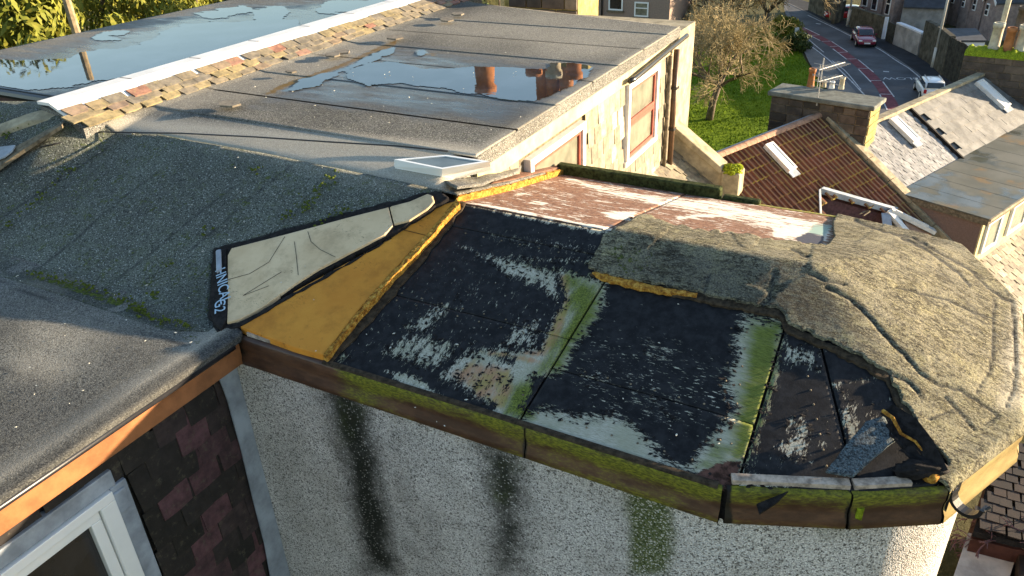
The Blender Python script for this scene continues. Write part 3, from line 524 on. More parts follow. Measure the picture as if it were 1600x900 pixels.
def m_sun(px, V):
    w_ = paint(px, [([(800,300),(850,296),(830,306),(800,310)], 5, .6), ([(830,312),(860,316),(850,322),(825,318)], 4, .7), ([(880,272),(1000,300),(1130,312),(1290,345),(1260,372),(1100,338),(960,310),(880,285)], 8, .60), ([(930,330),(1000,328),(985,345),(950,342)], 5, .72), ([(1050,335),(1130,330),(1150,340),(1060,345)], 5, .66), ([(1200,350),(1300,355),(1290,380),(1210,372)], 8, .8), ([(722,316),(960,362),(958,356),(760,318)], 2, .7)])
    return [np.maximum(w_, .33), paint(px, [([(1270,348),(1305,350),(1290,372),(1255,368)], 8, .8)]), paint(px, [([(1240,372),(1262,362),(1290,368),(1285,385),(1250,380)], 4, .8), ([(940,350),(965,345),(960,362)], 4, .6)])]
sheet('sunlit_board', [(-3.36, 4.865), (-1.95, 4.865), (-1.95, 6.93), (-3.36, 6.93)], lambda x, y: zbay(x, y)+.004, .02, MT['sunboard'], H, .03, m_sun)
sheet('sunlit_board', [(-1.94, 4.865), (-.3, 4.865), (-.35, 6.85), (-.54, 6.93), (-1.94, 6.93)], lambda x, y: zbay(x, y)+.0, .02, MT['sunboard'], H, .03, m_sun)
# curled flakes of bitumen and nail heads on the deck
rk = np.random.default_rng(31); cx = rk.uniform([-3.3, 3.25], [.3, 4.7], (5200, 2)); cz = zbay(cx[:, 0], cx[:, 1]); cP = proj(np.column_stack([cx, cz])); mk_ = paint(cP, BM['bare']); sel = (mk_ > .25) & (mk_ < .8); mb = MB()
for (x, y), z in zip(cx[sel][:900], cz[sel][:900]):
    s = rk.uniform(.006, .02); a = rk.uniform(0, 6.28); c, d = math.cos(a)*s, math.sin(a)*s; b = len(mb.v); h = rk.uniform(.003, .012)
    mb.v += [(x-c, y-d, z+.002), (x+d*.6, y-c*.6, z+.003), (x+c*1.1, y+d*1.1, z+h), (x-d*.7, y+c*.7, z+.003)]; mb.f.append((b, b+1, b+2, b+3))
tag(mb.build('bitumen_flakes', MT['tar'], H, fix=False), kind='stuff')
mb = MB()
for xa, ya, xb_, yb_ in [(-3.2, 3.89, -2.0, 3.89), (-3.2, 3.82, -2.0, 3.82), (-1.8, 3.3, -.7, 3.3), (-1.8, 3.66, -.75, 3.66), (-3.2, 4.56, -2.1, 4.56), (-1.86, 3.3, -1.98, 4.5), (-.66, 3.4, -.85, 4.3), (-.60, 3.4, -.75, 4.3), (-.1, 3.5, -.35, 4.1)]:
    for k in range(7): t = (k+.5)/7; x = xa+(xb_-xa)*t; y = ya+(yb_-ya)*t; z = float(zbay(x, y)); mb.lathe((x, y, z), [(.007, 0), (.006, .005), (0, .006)], 7)
tag(mb.build('nail_heads', MT['batten'], H, smooth=True), kind='stuff')
# ---- remaining old felt over the rounded end
CR = [[(1290,450),(1325,466),(1355,495),(1390,535),(1415,560),(1440,587),(1465,602),(1500,610),(1560,650)], [(1400,450),(1440,460),(1482,470),(1525,490),(1550,497)], [(1553,465),(1552,505),(1551,555),(1547,580),(1525,615)], [(1542,450),(1580,475),(1585,550),(1584,605),(1572,637)], [(1560,650),(1535,667)], [(1475,620),(1495,640),(1522,672)],
 [(1335,345),(1380,362),(1425,372),(1475,400),(1512,420),(1542,447)], [(1407,372),(1437,385),(1475,410),(1495,425),(1515,447)], [(1210,425),(1202,470),(1190,480)], [(1385,583),(1420,600),(1440,622)], [(1235,390),(1262,402)], [(1265,430),(1290,440),(1320,446)], [(1450,655),(1475,647),(1490,640)], [(1100,460),(1108,430)]]
rc = random.Random(3)
CR2 = []
for i in range(20):
    x, y = rc.uniform(1270, 1550), rc.uniform(400, 650); p = [(x, y)]
    for _ in range(rc.randint(2, 4)): x += rc.uniform(6, 15); y += rc.uniform(2, 11); p.append((x, y))
    CR2.append(p)
fw = [tuple(onb(*p)) for p in rag([(1000,340),(985,350),(965,360),(942,372),(930,400),(919,424),(960,438),(1000,446),(1060,455),(1100,463),(1160,478),(1218,488),(1232,512),(1300,540),(1350,566),(1383,584),(1405,625),(1430,665),(1450,695),(1470,712),(1486,738)], 2.6, 6, 7, False)]
fw2 = [tuple(onb(*p)) for p in rag([(1312,336),(1300,350),(1303,375),(1288,390),(1240,382),(1180,374),(1100,364),(1040,352),(1010,340)], 3, 6, 7, False)]
def dens(pts, n=6): return pts
fel = fw+[(.40, 3.70), (.48, 3.68), (.84, 4.38), (.84, 5.88), (.44, 6.76), (-.54, 6.98)]+fw2
def crk(px):
    d1 = np.min([ldist(px+4*np.stack([fbm(px[:, 0], px[:, 1], .09, 3, 1)-.5, fbm(px[:, 0], px[:, 1], .09, 3, 2)-.5], 1), c) for c in CR], 0); d2 = np.min([ldist(px+5*np.stack([fbm(px[:, 0], px[:, 1], .12, 3, 3)-.5, fbm(px[:, 0], px[:, 1], .12, 3, 4)-.5], 1), c) for c in CR2], 0); return d1, d2
def sgn(px): return fbm(px[:, 0], px[:, 1], .02, 2, 33)
def d_felt(px, V):
    d1, d2 = crk(px); rim = np.clip(1-(-sdist(V[:, :2], PER_in))/.16, 0, 1)*0
    e = sdist(V[:, :2], np.array(PERW)); edge_ = np.clip(1-e/.14, 0, 1)
    return .008*fbm(V[:, 0], V[:, 1], 1.6, 2, 11)+.004*fbm(V[:, 0], V[:, 1], 14, 3, 12)-.009*np.clip(1.5-d1/2, 0, 1)+.006*np.clip((d1-1)/5, 0, 1)*(fbm(px[:, 0], px[:, 1], .012, 2, 44) > .5)+.02*edge_-.03*np.clip((.03-e)/.03, 0, 1)
PERW = [(-3.5, 3.2)]+[(-.56, 3.20), (.04, 3.43), (.48, 3.68), (.84, 4.38), (.84, 5.88), (.44, 6.76), (-.54, 6.98)]+[(-3.5, 6.98)]; PER_in = PERW
def m_felt(px, V):
    d1, d2 = crk(px); moss = paint(px, [([(950,365),(1040,385),(1030,420),(990,445),(925,425)], 16, .46), ([(960,345),(1060,352),(1050,375),(985,368)], 8, .40), ([(1310,455),(1400,470),(1480,560),(1540,630),(1460,580),(1370,500)], 30, .34)])
    dark = np.maximum(np.maximum(np.clip(1.9-d1/1.2, 0, 1), np.clip(1.5-d2/.9, 0, .85)), paint(px, [([(1395,640),(1450,700),(1490,740),(1450,760)], 6, .6)]))
    grey = paint(px, [([(925,425),(1030,385),(1200,420),(1270,435),(1290,470),(1285,530),(1210,490),(1000,445)], 14, .62), ([(1210,425),(1290,440),(1330,520),(1290,540),(1220,500)], 25, .4)])  # shade of the near slope painted into the felt
    return [moss, paint(px, [([(1560,640),(1600,640),(1600,420),(1580,470)], 8, .45)])+.12, np.maximum(dark, grey*.8)]  # right rim paled with painted sunlight
sheet('old_felt', fel, lambda x, y: zbay(x, y)+.022, .0135, MT['felt_old'], H, .016, m_felt, disp=d_felt)
zs_ = lambda x, y: zbay(x, y)+.025
sheet('ragged_felt_edge', [tuple(on(*p, zs_)[:2]) for p in rag([(922,426),(930,420),(1220,482),(1238,508),(1392,576),(1460,690),(1478,722),(1470,728),(1442,698),(1400,626),(1385,592),(1300,546),(1234,519),(1217,494),(1060,461),(1000,449)], 2, 21, 7)], lambda x, y: zbay(x, y)+.006+.02*fbm(x, y, 25, 3, 5), .012, MT['tar_edge'], H, .015)
sheet('ragged_felt_edge', [tuple(on(*p, zs_)[:2]) for p in rag([(925,426),(936,424),(1010,444),(1090,458),(1088,464),(1000,452),(940,436)], 1.5, 22, 7)], lambda x, y: zbay(x, y)+.028, .01, MT['foam'], H, .02)
# ---- fascia round the bay
def ribbon(name, path, prof, mat, parent, res=.03, maskf=None, smooth=True):
    """path: xy points; prof: (out, z) list"""
    path = [np.array(p, float) for p in path]; pts = []; nr = []
    for i, (a, b) in enumerate(zip(path[:-1], path[1:])):
        n = max(1, int(np.linalg.norm(b-a)/res))
        for k in range(n+(i == len(path)-2)): pts.append(a+(b-a)*k/n)
    m = len(pts); V = []
    for i, p in enumerate(pts):
        t = pts[min(i+1, m-1)]-pts[max(i-1, 0)]; t /= max(1e-9, np.linalg.norm(t)); n = np.array([t[1], -t[0]])
        for o, z in prof: V.append((p[0]+n[0]*o, p[1]+n[1]*o, z))
    V = np.array(V); k = len(prof); Fc = [(i*k+j, (i+1)*k+j, (i+1)*k+j+1, i*k+j+1) for i in range(m-1) for j in range(k-1)]
    me = bpy.data.meshes.new(name); me.from_pydata((V-offs(parent)).tolist(), [], Fc); me.update()
    if maskf:
        ms = maskf(proj(V), V); at = me.attributes.new('m1', 'FLOAT_COLOR', 'POINT'); arr = np.zeros((len(V), 4))
        for c, q in enumerate(ms): arr[:, c] = q
        at.data.foreach_set('color', arr.ravel())
    if smooth: me.polygons.foreach_set('use_smooth', [True]*len(Fc))
    return link(name, me, parent, mat)
def m_fas(px, V):
    zt_ = (V[:, 2]-9.76)/.24; x = px[:, 0]
    top = 1.15*np.clip((zt_-.35)*2.2, 0, 1)*np.clip((x-520)/60, 0, 1); bot = np.clip((.35-zt_)*2.5, 0, 1)*np.clip((x-560)/100, 0, 1)
    hot = np.exp(-((x-560)/45)**2)*.9+np.exp(-((x-800)/60)**2)*.35+np.exp(-((x-1060)/90)**2)*.30+np.exp(-((x-1340)/22)**2)*.4+np.exp(-((x-640)/40)**2)*.2+np.exp(-((x-950)/120)**2)*.3
    dirt = np.exp(-((x-1136)/9)**2)+np.exp(-((x-1325)/7)**2)*.8+np.exp(-((x-820)/7)**2)*.7+np.exp(-((x-368)/30)**2)*.7
    return [np.clip(top*.75+bot*.55+hot*.7, 0, 1)*np.clip((1520-x)/60, .35, 1), np.clip(dirt+np.clip((.06-zt_)*8, 0, .7), 0, 1), x*0]
prof = [(-.02, 10.0), (.012, 10.0), (.02, 9.985), (.02, 9.93), (.012, 9.90), (.012, 9.86), (.03, 9.82), (.034, 9.775), (.02, 9.76), (-.05, 9.76)]
E2 = [(.81, 4.39), (.81, 5.87), (.42, 6.74), (-.54, 6.97), (-3.36, 6.97)]
jp = float(Z(820, 668, 10)[0])
for pth in [[(-4.12, 3.19), (jp-.004, 3.19)], [(jp+.004, 3.19), (-.575, 3.19)], [(-.555, 3.20), (.026, 3.44)], [(.034, 3.44), (.46, 3.69)], [(.462, 3.692), (.81, 4.39)], [(.81, 4.394), (.81, 5.87)], E2[1:]]:
    ribbon('fascia_board', pth, prof, MT['fascia_sunlit' if pth[-1][1] > 4 else 'fascia'], H, .03, m_fas)
# fascia inner (top) ledge, bare timber strips on the edge
for a, b, m_ in [((-4.02, 3.21), (-3.28, 3.21), 'palewood'), ((-.54, 3.235), (.02, 3.462), 'palewood'), ((.04, 3.47), (.30, 3.62), 'palewood')]:
    a, b = np.array(a), np.array(b); t = (b-a)/np.linalg.norm(b-a); n = np.array([t[1], -t[0]])
    MB().prism([(*a, 10.0), (*(a-n*.05), 10.01), (*(a-n*.05), 10.035), (*a, 10.03)], (*(b-a), 0)).build('edge_batten', MT[m_], H)
ribbon('edge_flashing', [(-3.3, 3.188), (-2.2, 3.19), (-.6, 3.188)], [(-.03, 10.008), (.0, 10.010), (.012, 10.003), (.014, 9.992)], MT['tar_edge'], H)
for x, y in [(-.566, 3.205), (.031, 3.45), (jp, 3.2), (.462, 3.70)]: MB().box((x-.03, y-.0, 9.765), (x+.03, y+.05, 9.99)).build('joint_block', MT['tar'], H)
# bracket clips on the fascia
for x, y, s in [(825, 672, 1), (1345, 797, 1), (640, 602, 1)]:
    p = Z(x, y, 9.95 if x != 1345 else 9.88); MB().box((p[0]-.02, p[1]-.03, p[2]-.045), (p[0]+.015, p[1]-.005, p[2]+.03)).build('bracket', MT['moss'] if x == 1345 else MT['tar_edge'], H, bevel=.004)
# ---- harled wall under the bay
def smooth_path(path, it=3):
    P = [np.array(p, float) for p in path]
    for _ in range(it):
        Q = [P[0]]
        for a, b in zip(P[:-1], P[1:]): Q += [a*.75+b*.25, a*.25+b*.75]
        P = Q+[P[-1]]
    return P
wp = smooth_path([(-4.2, 3.19), (-1.2, 3.25), (-.58, 3.32), (-.0, 3.56), (.40, 3.80), (.70, 4.42), (.70, 5.84), (.36, 6.64), (-.56, 6.86), (-3.4, 6.86)], 3)
def m_wall(px, V):
    dk = paint(px, [([(500,590),(562,600),(592,700),(625,900),(570,900),(540,760)], 26, .95), ([(560,600),(660,640),(700,900),(600,900)], 50, .35), ([(742,680),(828,690),(822,900),(770,900)], 34, .82), ([(380,570),(520,600),(520,640),(380,600)], 12, .15)]); 
    gn = paint(px, [([(972,750),(1048,775),(1056,830),(1046,900),(985,900)], 16, 1.1), ([(750,700),(830,720),(800,800),(760,800)], 14, .45), ([(1260,815),(1350,815),(1340,850),(1280,850)], 10, .5), ([(520,610),(580,640),(560,700),(520,700)], 12, .4), ([(380,580),(430,600),(400,700),(470,900),(440,900),(380,700)], 8, .30), ([(700,690),(1150,815),(1150,830),(700,700)], 6, .3)])
    return [dk, gn, px[:, 0]*0]
ribbon('harled_wall', wp, [(0, z) for z in np.arange(9.80, 7.6, -.03)]+[(0, 7.0), (0, 4), (0, 0)], MT['harl'], H, .03, m_wall)
ribbon('soffit', wp, [(.03, 9.765), (-.02, 9.77)], MT['tar_edge'], H, .1)
# ---- torn felt, offcut and gutter bracket at the corner
def strip_mesh(pts, wvec, th=.006):
    mb = MB(); b = []
    for p, wv in zip(pts, wvec): p = np.array(p); wv = np.array(wv); mb.v += [tuple(p), tuple(p+wv), tuple(p+wv+[0, 0, th]), tuple(p+[0, 0, th])]
    for i in range(len(pts)-1):
        for k in range(4): mb.f.append((i*4+k, i*4+(k+1) % 4, (i+1)*4+(k+1) % 4, (i+1)*4+k))
    mb.f += [(0, 1, 2, 3), tuple((len(pts)-1)*4+k for k in (3, 2, 1, 0))]; return mb
o = sheet('felt_offcut', [tuple(onb(*p)) for p in rag([(1288,746),(1330,758),(1352,738),(1396,700),(1390,690),(1378,664),(1350,672),(1320,706)], 1, 5)], lambda x, y: zbay(x, y)+.045+.02*np.sin(x*9+1), .012, MT['felt_blue'], None, .012)
tag(o, 'blue grey felt offcut lying loose beside the torn black flap at the bay corner', 'felt offcut')
T = thing('torn_felt', Z(1440, 750, 10.02), 'crumpled black felt flap peeled back over the corner of the bay roof', 'torn felt')
bb = [on(*p, zbay) for p in [(1372,660),(1400,690),(1430,720),(1458,752)]]
mb = strip_mesh([b+[0, 0, h] for b, h in zip(bb, (.06, .09, .07, .05))], [(.05, .04, .05), (.07, .05, .05), (.06, .03, .06), (.05, .02, .03)]); mb.build('flap', MT['tar'], T, fix=True)
sheet('flap', [tuple(onb(*p)) for p in rag([(1392,668),(1404,690),(1430,715),(1466,735),(1470,748),(1440,748),(1412,722),(1392,700),(1380,680)], 2.2, 9, 6)], lambda x, y: zbay(x, y)+.05+.05*fbm(x, y, 12, 3, 6), .01, MT['tar'], T, .01)
mb = MB(); mb.tube([on(1420, 672, zbay)+[0, 0, .03], on(1430, 700, zbay)+[0, 0, .08], on(1450, 722, zbay)+[0, 0, .07], on(1462, 742, zbay)+[0, 0, .05]], .004, 5); mb.build('loose_thread', MT['tar_edge'], T)
mb = MB(); rr = random.Random(5)
mb.tube([on(1375, 662, zbay)+[0, 0, .09], on(1388, 680, zbay)+[0, 0, .12], on(1402, 700, zbay)+[0, 0, .10], on(1424, 712, zbay)+[0, 0, .10], on(1436, 722, zbay)+[0, 0, .08]], .012, 7, .006); mb.build('curled_edge', MT['foam'], T)
me = bpy.data.meshes.new('roll'); bm = bmesh.new(); bmesh.ops.create_icosphere(bm, subdivisions=4, radius=1)
c0 = on(1436, 742, zbay)
for v in bm.verts:
    q = v.co.copy(); n_ = 1+.5*(float(fbm(q.x*2+5, q.y*2+q.z*3, 1.6, 4, 3))-.5)
    v.co = Vector((c0[0]+q.x*.12*n_+.02*q.y, c0[1]+q.y*.075*n_+q.x*.05, c0[2]+.04+q.z*.05*n_))
bm.to_mesh(me); bm.free(); me.transform(Matrix.Translation(-T.location)); me.polygons.foreach_set('use_smooth', [True]*len(me.polygons)); link('crumpled_roll', me, T, MT['tar'])
mb = MB(); e0 = on(1452, 750, zbay)+[0, 0, .03]; mb.lathe(e0, [(0, .03), (.03, .028), (.042, .01), (.04, -.02), (.02, -.03)], 9); mb.build('torn_core', MT['foam'], T, smooth=True)
Bk = thing('gutter_bracket', Z(1500, 780, 9.95), 'black plastic half round gutter bracket sticking out of the bay fascia corner', 'bracket')
mb = MB(); n_ = np.array([.89, -.45, 0]); tdir = np.array([.45, .89, 0]); cc = np.array([.49, 3.73, 9.965])+n_*.09
arc = [(math.cos(a), math.sin(a)) for a in np.linspace(math.pi*.95, math.pi*2.02, 14)]
o_, i_ = .090, .070
for (c1, s1), (c2, s2) in zip(arc[:-1], arc[1:]):
    P = []
    for (c, s_) in ((c1, s1), (c2, s2)):
        for rad in (o_, i_): P.append(cc+n_*c*rad+np.array([0, 0, s_*rad])-tdir*.03)
    mb.prism([P[0], P[2], P[3], P[1]], tdir*.06)
mb.build('cradle', MT['black_plastic'], Bk, smooth=False)
mb = MB(); q = cc-n_*.085; mb.prism([q+[0, 0, -.03], q+[0, 0, .04], q+[0, 0, .04]+n_*.01, q+[0, 0, -.03]+n_*.01], tdir*.06); mb.build('back_plate', MT['black_plastic'], Bk)
mb = MB(); q = cc+n_*.086; mb.tube([q-tdir*.02, q+tdir*.02], .008, 8); mb.tube([q, q+[.02, .01, .02]], .007, 6); mb.build('clip', MT['black_plastic'], Bk)
o = MB().prism([on(1183, 783, zbay)+[0, 0, -.03], on(1232, 768, zbay)+[0, -.02, .01], on(1215, 778, zbay)+[0, -.03, -.02], on(1190, 790, zbay)+[0, -.03, -.04]], (0, -.01, .02)).build('slate_shard', MT['tar'], None)
tag(o, 'dark shard resting on the fascia edge beside the fascia joint', 'shard')
# ---- far edge of the bay: mossy upstand
mb = MB(); mb.box((-3.34, 6.95, 9.93), (-1.62, 7.06, 10.10)); mb.build('mossy_gutter', MT['moss_dark'], H, bevel=.02)
mb = MB(); mb.box((-1.6, 6.96, 9.9), (-1.25, 7.05, 10.03)); mb.build('mossy_gutter', MT['moss_dark'], H, bevel=.02)
# ---- skylight box
K = thing('skylight_box', Z(690, 275, 10.6), 'low white rooflight box with a glazed lid on the felt roof above the cream boards', 'rooflight')
b_ = [Z(616, 270, 10.6), Z(690, 285, 10.58), Z(768, 266, 10.57)]; b_.append(b_[0]+b_[2]-b_[1]); t_ = [Z(616, 249, 10.73), Z(691, 264, 10.73), Z(765, 252, 10.73)]; t_.append(Z(697, 242, 10.73))
def lerp(a, b, t): return a+(b-a)*t
mid = [lerp(a, b, .45) for a, b in zip(b_, t_)]; cen = sum(t_)/4
mb = MB(); vs = b_+[m-(m-cen)*.02 for m in mid]; mb.add(vs, [(0,1,5,4),(1,2,6,5),(2,3,7,6),(3,0,4,7)]); mb.build('kerb', MT['upvc'], K)
tin = [lerp(t, cen, .16) for t in t_]; mb = MB(); lowm = [m-np.array([0, 0, .0]) for m in mid]
mb.add(lowm+t_+tin+[p-[0, 0, .02] for p in tin], [(0,1,5,4),(1,2,6,5),(2,3,7,6),(3,0,4,7)]+[(4+i, 4+(i+1) % 4, 8+(i+1) % 4, 8+i) for i in range(4)]+[(8+i, 8+(i+1) % 4, 12+(i+1) % 4, 12+i) for i in range(4)]+[(0,3,2,1)]); mb.build('frame', MT['upvc'], K, fix=False)
MB().add([p-[0, 0, .008] for p in tin], [(0, 1, 2, 3)]).build('glass', MT['glass_sky'], K, fix=False)
# ---- dormer face, x = -3.4
DX = -3.40
W1 = (9.12, 10.12, 9.40, 10.33); W2 = (6.45, 7.65, 9.35, 10.27)
mb = MB(); mb.box((-7.5, 5.46, 8.2), (DX-.012, 11.0, 10.60)); mb.build('dormer_wall', MT['batten'], H)
MB().box((-7.9, 11.0, 0), (-3.42, 12.0, 10.6)).build('rear_wall', MT['stone'], H)
MB().box((DX-.01, 5.44, 10.40), (DX+.03, 11.05, 10.56)).build('fascia_board', MT['cream_paint'], H)
MB().box((DX-.01, 5.43, 10.562), (DX+.05, 11.06, 10.70)).build('roof_edge_trim', MT['felt_plain'], H, bevel=.015)
ds = [slate_mesh('wall_slate', .172, .27, .008, 30+i, MT['slate_light'], .45) for i in range(5)]
def sk(p, r, c):
    for a, b, lo, hi in (W1, W2):
        if a-.16 < p[1] < b+.16 and lo-.05 < p[2]-.1 < hi+.18: return True
    return p[1] > 10.98 or p[1] < 5.6 or p[2]-.23 < 10.0-(p[1]-6.97)*9+1.2 and p[1] < 6.9 and p[2] < 9.7
lay(H, 'wall_slate', ds, (DX+.008, 5.6, 10.43), (0, 1, 0), (0, 0, -1), (1, 0, 0), .21, .176, 10, 31, tilt=.05, skip=sk, jit=.01, lim=300, wj=.05)
def window(parent, x, y0, y1, z0, z1, nsash, glassm, frame='redwood', sur='whitewood', sw=.07):
    wf = MB()
    for a, b, c, d in ((y0-sw, y1+sw, z1, z1+sw), (y0-sw-.04, y1+sw+.04, z0-sw, z0), (y0-sw, y0, z0, z1), (y1, y1+sw, z0, z1)): wf.box((x-.03, a, c), (x+.055, b, d))
    o = wf.build('window', MT[sur], parent); fr = MB(); t = .05; zs = [z0, z0+(z1-z0)*.5, z1] if nsash == 2 else [z0, z1]
    for za, zb in zip(zs[:-1], zs[1:]):
        for a, b, c, d in ((y0, y1, zb-t, zb-.001), (y0, y1, za+.001, za+t), (y0, y0+t, za+t, zb-t), (y1-t, y1, za+t, zb-t)): fr.box((x-.02, a+.001, c), (x+.03, b-.001, d))
    fr.build('sash', MT[frame], o); MB().box((x-.01, y0+t-.01, z0+t-.01), (x+.005, y1-t+.01, z1-t+.01)).build('pane', MT[glassm], o); return o
window(H, DX+.01, *W1, 2, 'glass_net'); window(H, DX+.01, *W2, 1, 'glass_net')
# pipes and loose gutter on the dormer
def pipe(name, pts, r, mat, parent): mb = MB(); mb.tube(pts, r, 10); return mb.build(name, MT[mat], parent, smooth=True)
pipe('downpipe', [(DX+.09, 10.80, 10.45), (DX+.09, 10.80, 8.72)], .042, 'brown_pipe', H); pipe('pipe_shoe', [(DX+.09, 10.80, 8.74), (DX+.09, 10.78, 8.64), (DX+.2, 10.70, 8.58)], .055, 'whitewood', H)
pipe('downpipe', [(DX+.06, 10.62, 10.40), (DX+.06, 10.62, 8.7)], .03, 'batten', H)
pipe('gutter', [(DX+.10, 8.95, 10.47), (DX+.10, 9.1, 10.46), (DX+.10, 11.2, 10.56)], .032, 'black_plastic', H)
pa, pb = XX(1020, 60, DX), XX(1069, 48, DX)
for z in (9.9, 9.3): MB().box((DX, 10.74, z), (DX+.14, 10.86, z+.03)).build('pipe_clip', MT['black_plastic'], H)
MB().box((DX, 10.93, 8.4), (DX+.03, 11.03, 10.40)).build('corner_board', MT['cream_paint'], H)
# ---- slated slope, skew coping with end block
rz_ = lambda x: 8.80-.71*(x-DX)
mb = MB(); mb.prism([(DX-.1, 6.9, 0), (DX-.1, 6.9, rz_(DX-.1)), (-2.0, 6.9, rz_(-2.0)), (-2.05, 6.9, 0)], (0, 4.35, 0)); mb.build('east_roof', MT['slate_grey'], H)
rs = [slate_mesh('roof_slate', .2, .26, .01, 60+i, MT['slate_light']) for i in range(4)]
dd = np.array([1, 0, -.71]); lay(H, 'roof_slate', rs, (DX-.05, 8.7, 8.86), (0, 1, 0), dd, (.71, 0, 1), .16, .205, 9, 12, tilt=.05, jit=.01)
mb = MB(); cp = lambda x: 9.28-.71*(x+3.49); mb.prism([(-3.75, 11.2, cp(-3.75)), (-2.62, 11.2, cp(-2.62)), (-2.62, 11.2, cp(-2.62)-.12), (-3.75, 11.2, cp(-3.75)-.12)], (0, .32, 0)); mb.build('skew_coping', MT['stone'], H, bevel=.015)
mb = MB(); mb.prism([(-3.75, 11.24, 0), (-3.75, 11.24, cp(-3.75)-.12), (-2.5, 11.24, cp(-2.5)-.12), (-2.5, 11.24, 0)], (0, .24, 0)); mb.build('gable_wall', MT['stone'], H)
mb = MB(); mb.box((-2.62, 11.16, 8.22), (-2.34, 11.50, 8.62)); mb.build('skew_end_block', MT['stone'], H, bevel=.03)
def tuft(name, c, r, label, group=None, seed=0, mat='moss', flat=.6):
    me = bpy.data.meshes.new(name); bm = bmesh.new(); bmesh.ops.create_icosphere(bm, subdivisions=4, radius=1)
    for v in bm.verts:
        q = v.co; n = 1+.9*(float(fbm(q.x*3+seed, q.y*3+q.z*2.3, 1.5, 4, seed))-.5); v.co = Vector((q.x*r*n, q.y*r*n, max(-.3, q.z)*r*flat*n))
    bm.to_mesh(me); bm.free(); o = link(name, me, None, MT[mat], c); return tag(o, label, 'moss', group)
tuft('moss_cushion', (-2.48, 11.3, 8.62), .15, 'bright yellow green moss growing on top of the stone skew end block', seed=3)
tuft('moss_cushion', Z(1130, 298, 8.0), .13, 'bright moss cushion in the gutter just below the stone skew end block', seed=5)
# ---- left wall with hung slates, window, lead
LX = -4.24
MB().box((-9.4, -1.1, 0), (LX-.03, 3.2, 9.95)).build('south_wall', MT['slate_dark'], H)
MB().box((-4.20, -1.15, 9.775), (-4.075, 3.17, 9.945)).build('fascia_board', MT['fascia_orange'], H, bevel=.006)
pipe('drip_batten', [(-4.05, -1.1, 9.965), (-4.05, 3.1, 9.965)], .022, 'black_plastic', H)
ls = [slate_mesh('hung_slate', .262, .36, .010, 90+i, MT['slate_dark'], .35) for i in range(6)]
WY0, WY1, WZ0, WZ1 = .2, 1.98, 8.2, 9.45
def sk2(p, r, c): return (WY0-.1 < p[1] < WY1+.22 and p[2]-.16 < WZ1+.10) or p[1] > 3.14
lay(H, 'hung_slate', ls, (LX-.005, -.4, 9.82), (0, 1, 0), (0, 0, -1), (1, 0, 0), .185, .27, 13, 15, tilt=.04, skip=sk2, jit=.006, wj=.06)
wy0, wy1, wz1 = .2, 1.95, 9.47
mb = MB(); mb.box((LX-.03, wy0-.3, wz1+.005), (LX+.045, wy1+.12, wz1+.13)); mb.box((LX-.03, wy1+.07, 8.0), (LX+.045, wy1+.19, wz1+.003)); o = mb.build('window', MT['lead'], H, bevel=.008)
MB().box((LX+.0, wy1+.05, wz1-.22), (LX+.06, wy1+.16, wz1-.04)).build('lead_patch', MT['lead'], o, bevel=.01)
fr = MB()
for a, b, c, d in ((wy0, wy1+.068, wz1-.07, wz1), (wy1-.04, wy1+.068, 8.0, wz1-.072)): fr.box((LX-.03, a, c), (LX+.07, b, d))
fr.build('frame', MT['upvc'], o, bevel=.006); fr = MB()
for a, b, c, d in ((wy0, wy1-.045, wz1-.15, wz1-.075), (wy1-.12, wy1-.045, 8.0, wz1-.152)): fr.box((LX-.03, a, c), (LX+.045, b, d))
fr.build('sash', MT['upvc'], o, bevel=.006); MB().box((LX-.02, wy0, 8.0), (LX+.0, wy1-.11, wz1-.14)).build('pane', MT['glass_dark'], o)
# lead soaker in the corner
pl = [XX(*p, LX+.05) for p in [(338,578),(356,625),(377,700),(396,780),(414,850),(424,905),(432,960)]]
pl += [np.array([LX+.05, 3.187, z]) for z in (pl[-1][2], 8.6, 9.2, 9.79)]
mb = MB(); mb.prism(pl, (-.012, 0, 0)); 
o = mb.build('lead_soaker', MT['lead'], H)
# ================================================================== LOOSE THINGS ON THE ROOF
MT['slate_loose'] = plain('loose_slate', (.20, .17, .13), .8, .4, .3, 20, bump=.4)
for x, y, s, r, lb in [(358, 163, .15, .3, 'loose broken slate lying on the flat roof nearest the slate kerb end'), (535, 82, .13, .8, 'loose slate resting against the foot of the slate kerb, upper of a pair'), (521, 87, .12, .2, 'loose slate resting against the foot of the slate kerb, lower of a pair'), (617, 59, .14, .1, 'flat loose slate at the far corner of the central puddle'), (698, 32, .13, 1.2, 'loose slate on the far shaded corner of the flat roof, lower one'), (716, 23, .12, .5, 'loose slate on the far shaded corner of the flat roof, upper one'), (455, 113, .07, .4, 'small slate chip in the wedge shaped puddle')]:
    p = Z(x, y, 10.755); rr = random.Random(int(x)); pts = [(p[0]+s*math.cos(a+r)*rr.uniform(.7, 1.1), p[1]+s*.8*math.sin(a+r)*rr.uniform(.7, 1.1), p[2]) for a in np.linspace(0, 2*math.pi, 7)[:-1]]
    o = MB().prism([tuple(np.array(q)-p) for q in pts], (0, 0, .02)).build('loose_slate', MT['slate_loose']); o.location = p; o.rotation_euler = (.05, .04, 0); tag(o, lb, 'slate', 'loose slates on the flat roof')
zc_ = lambda x, y: zmain(x, y)+.03
mb = MB(); mb.tube([on(*p, zc_, 10.6) for p in [(62,230),(90,224),(120,215),(158,206),(200,207),(280,208),(340,211)]]+[Z(*p, 10.72) for p in [(400,214),(520,222),(620,228),(700,236)]], .0075, 6)
tag(mb.build('cable', MT['black_plastic'], None, smooth=True), 'thin black cable trailing over the felt slope and along the pale roof band', 'cable')
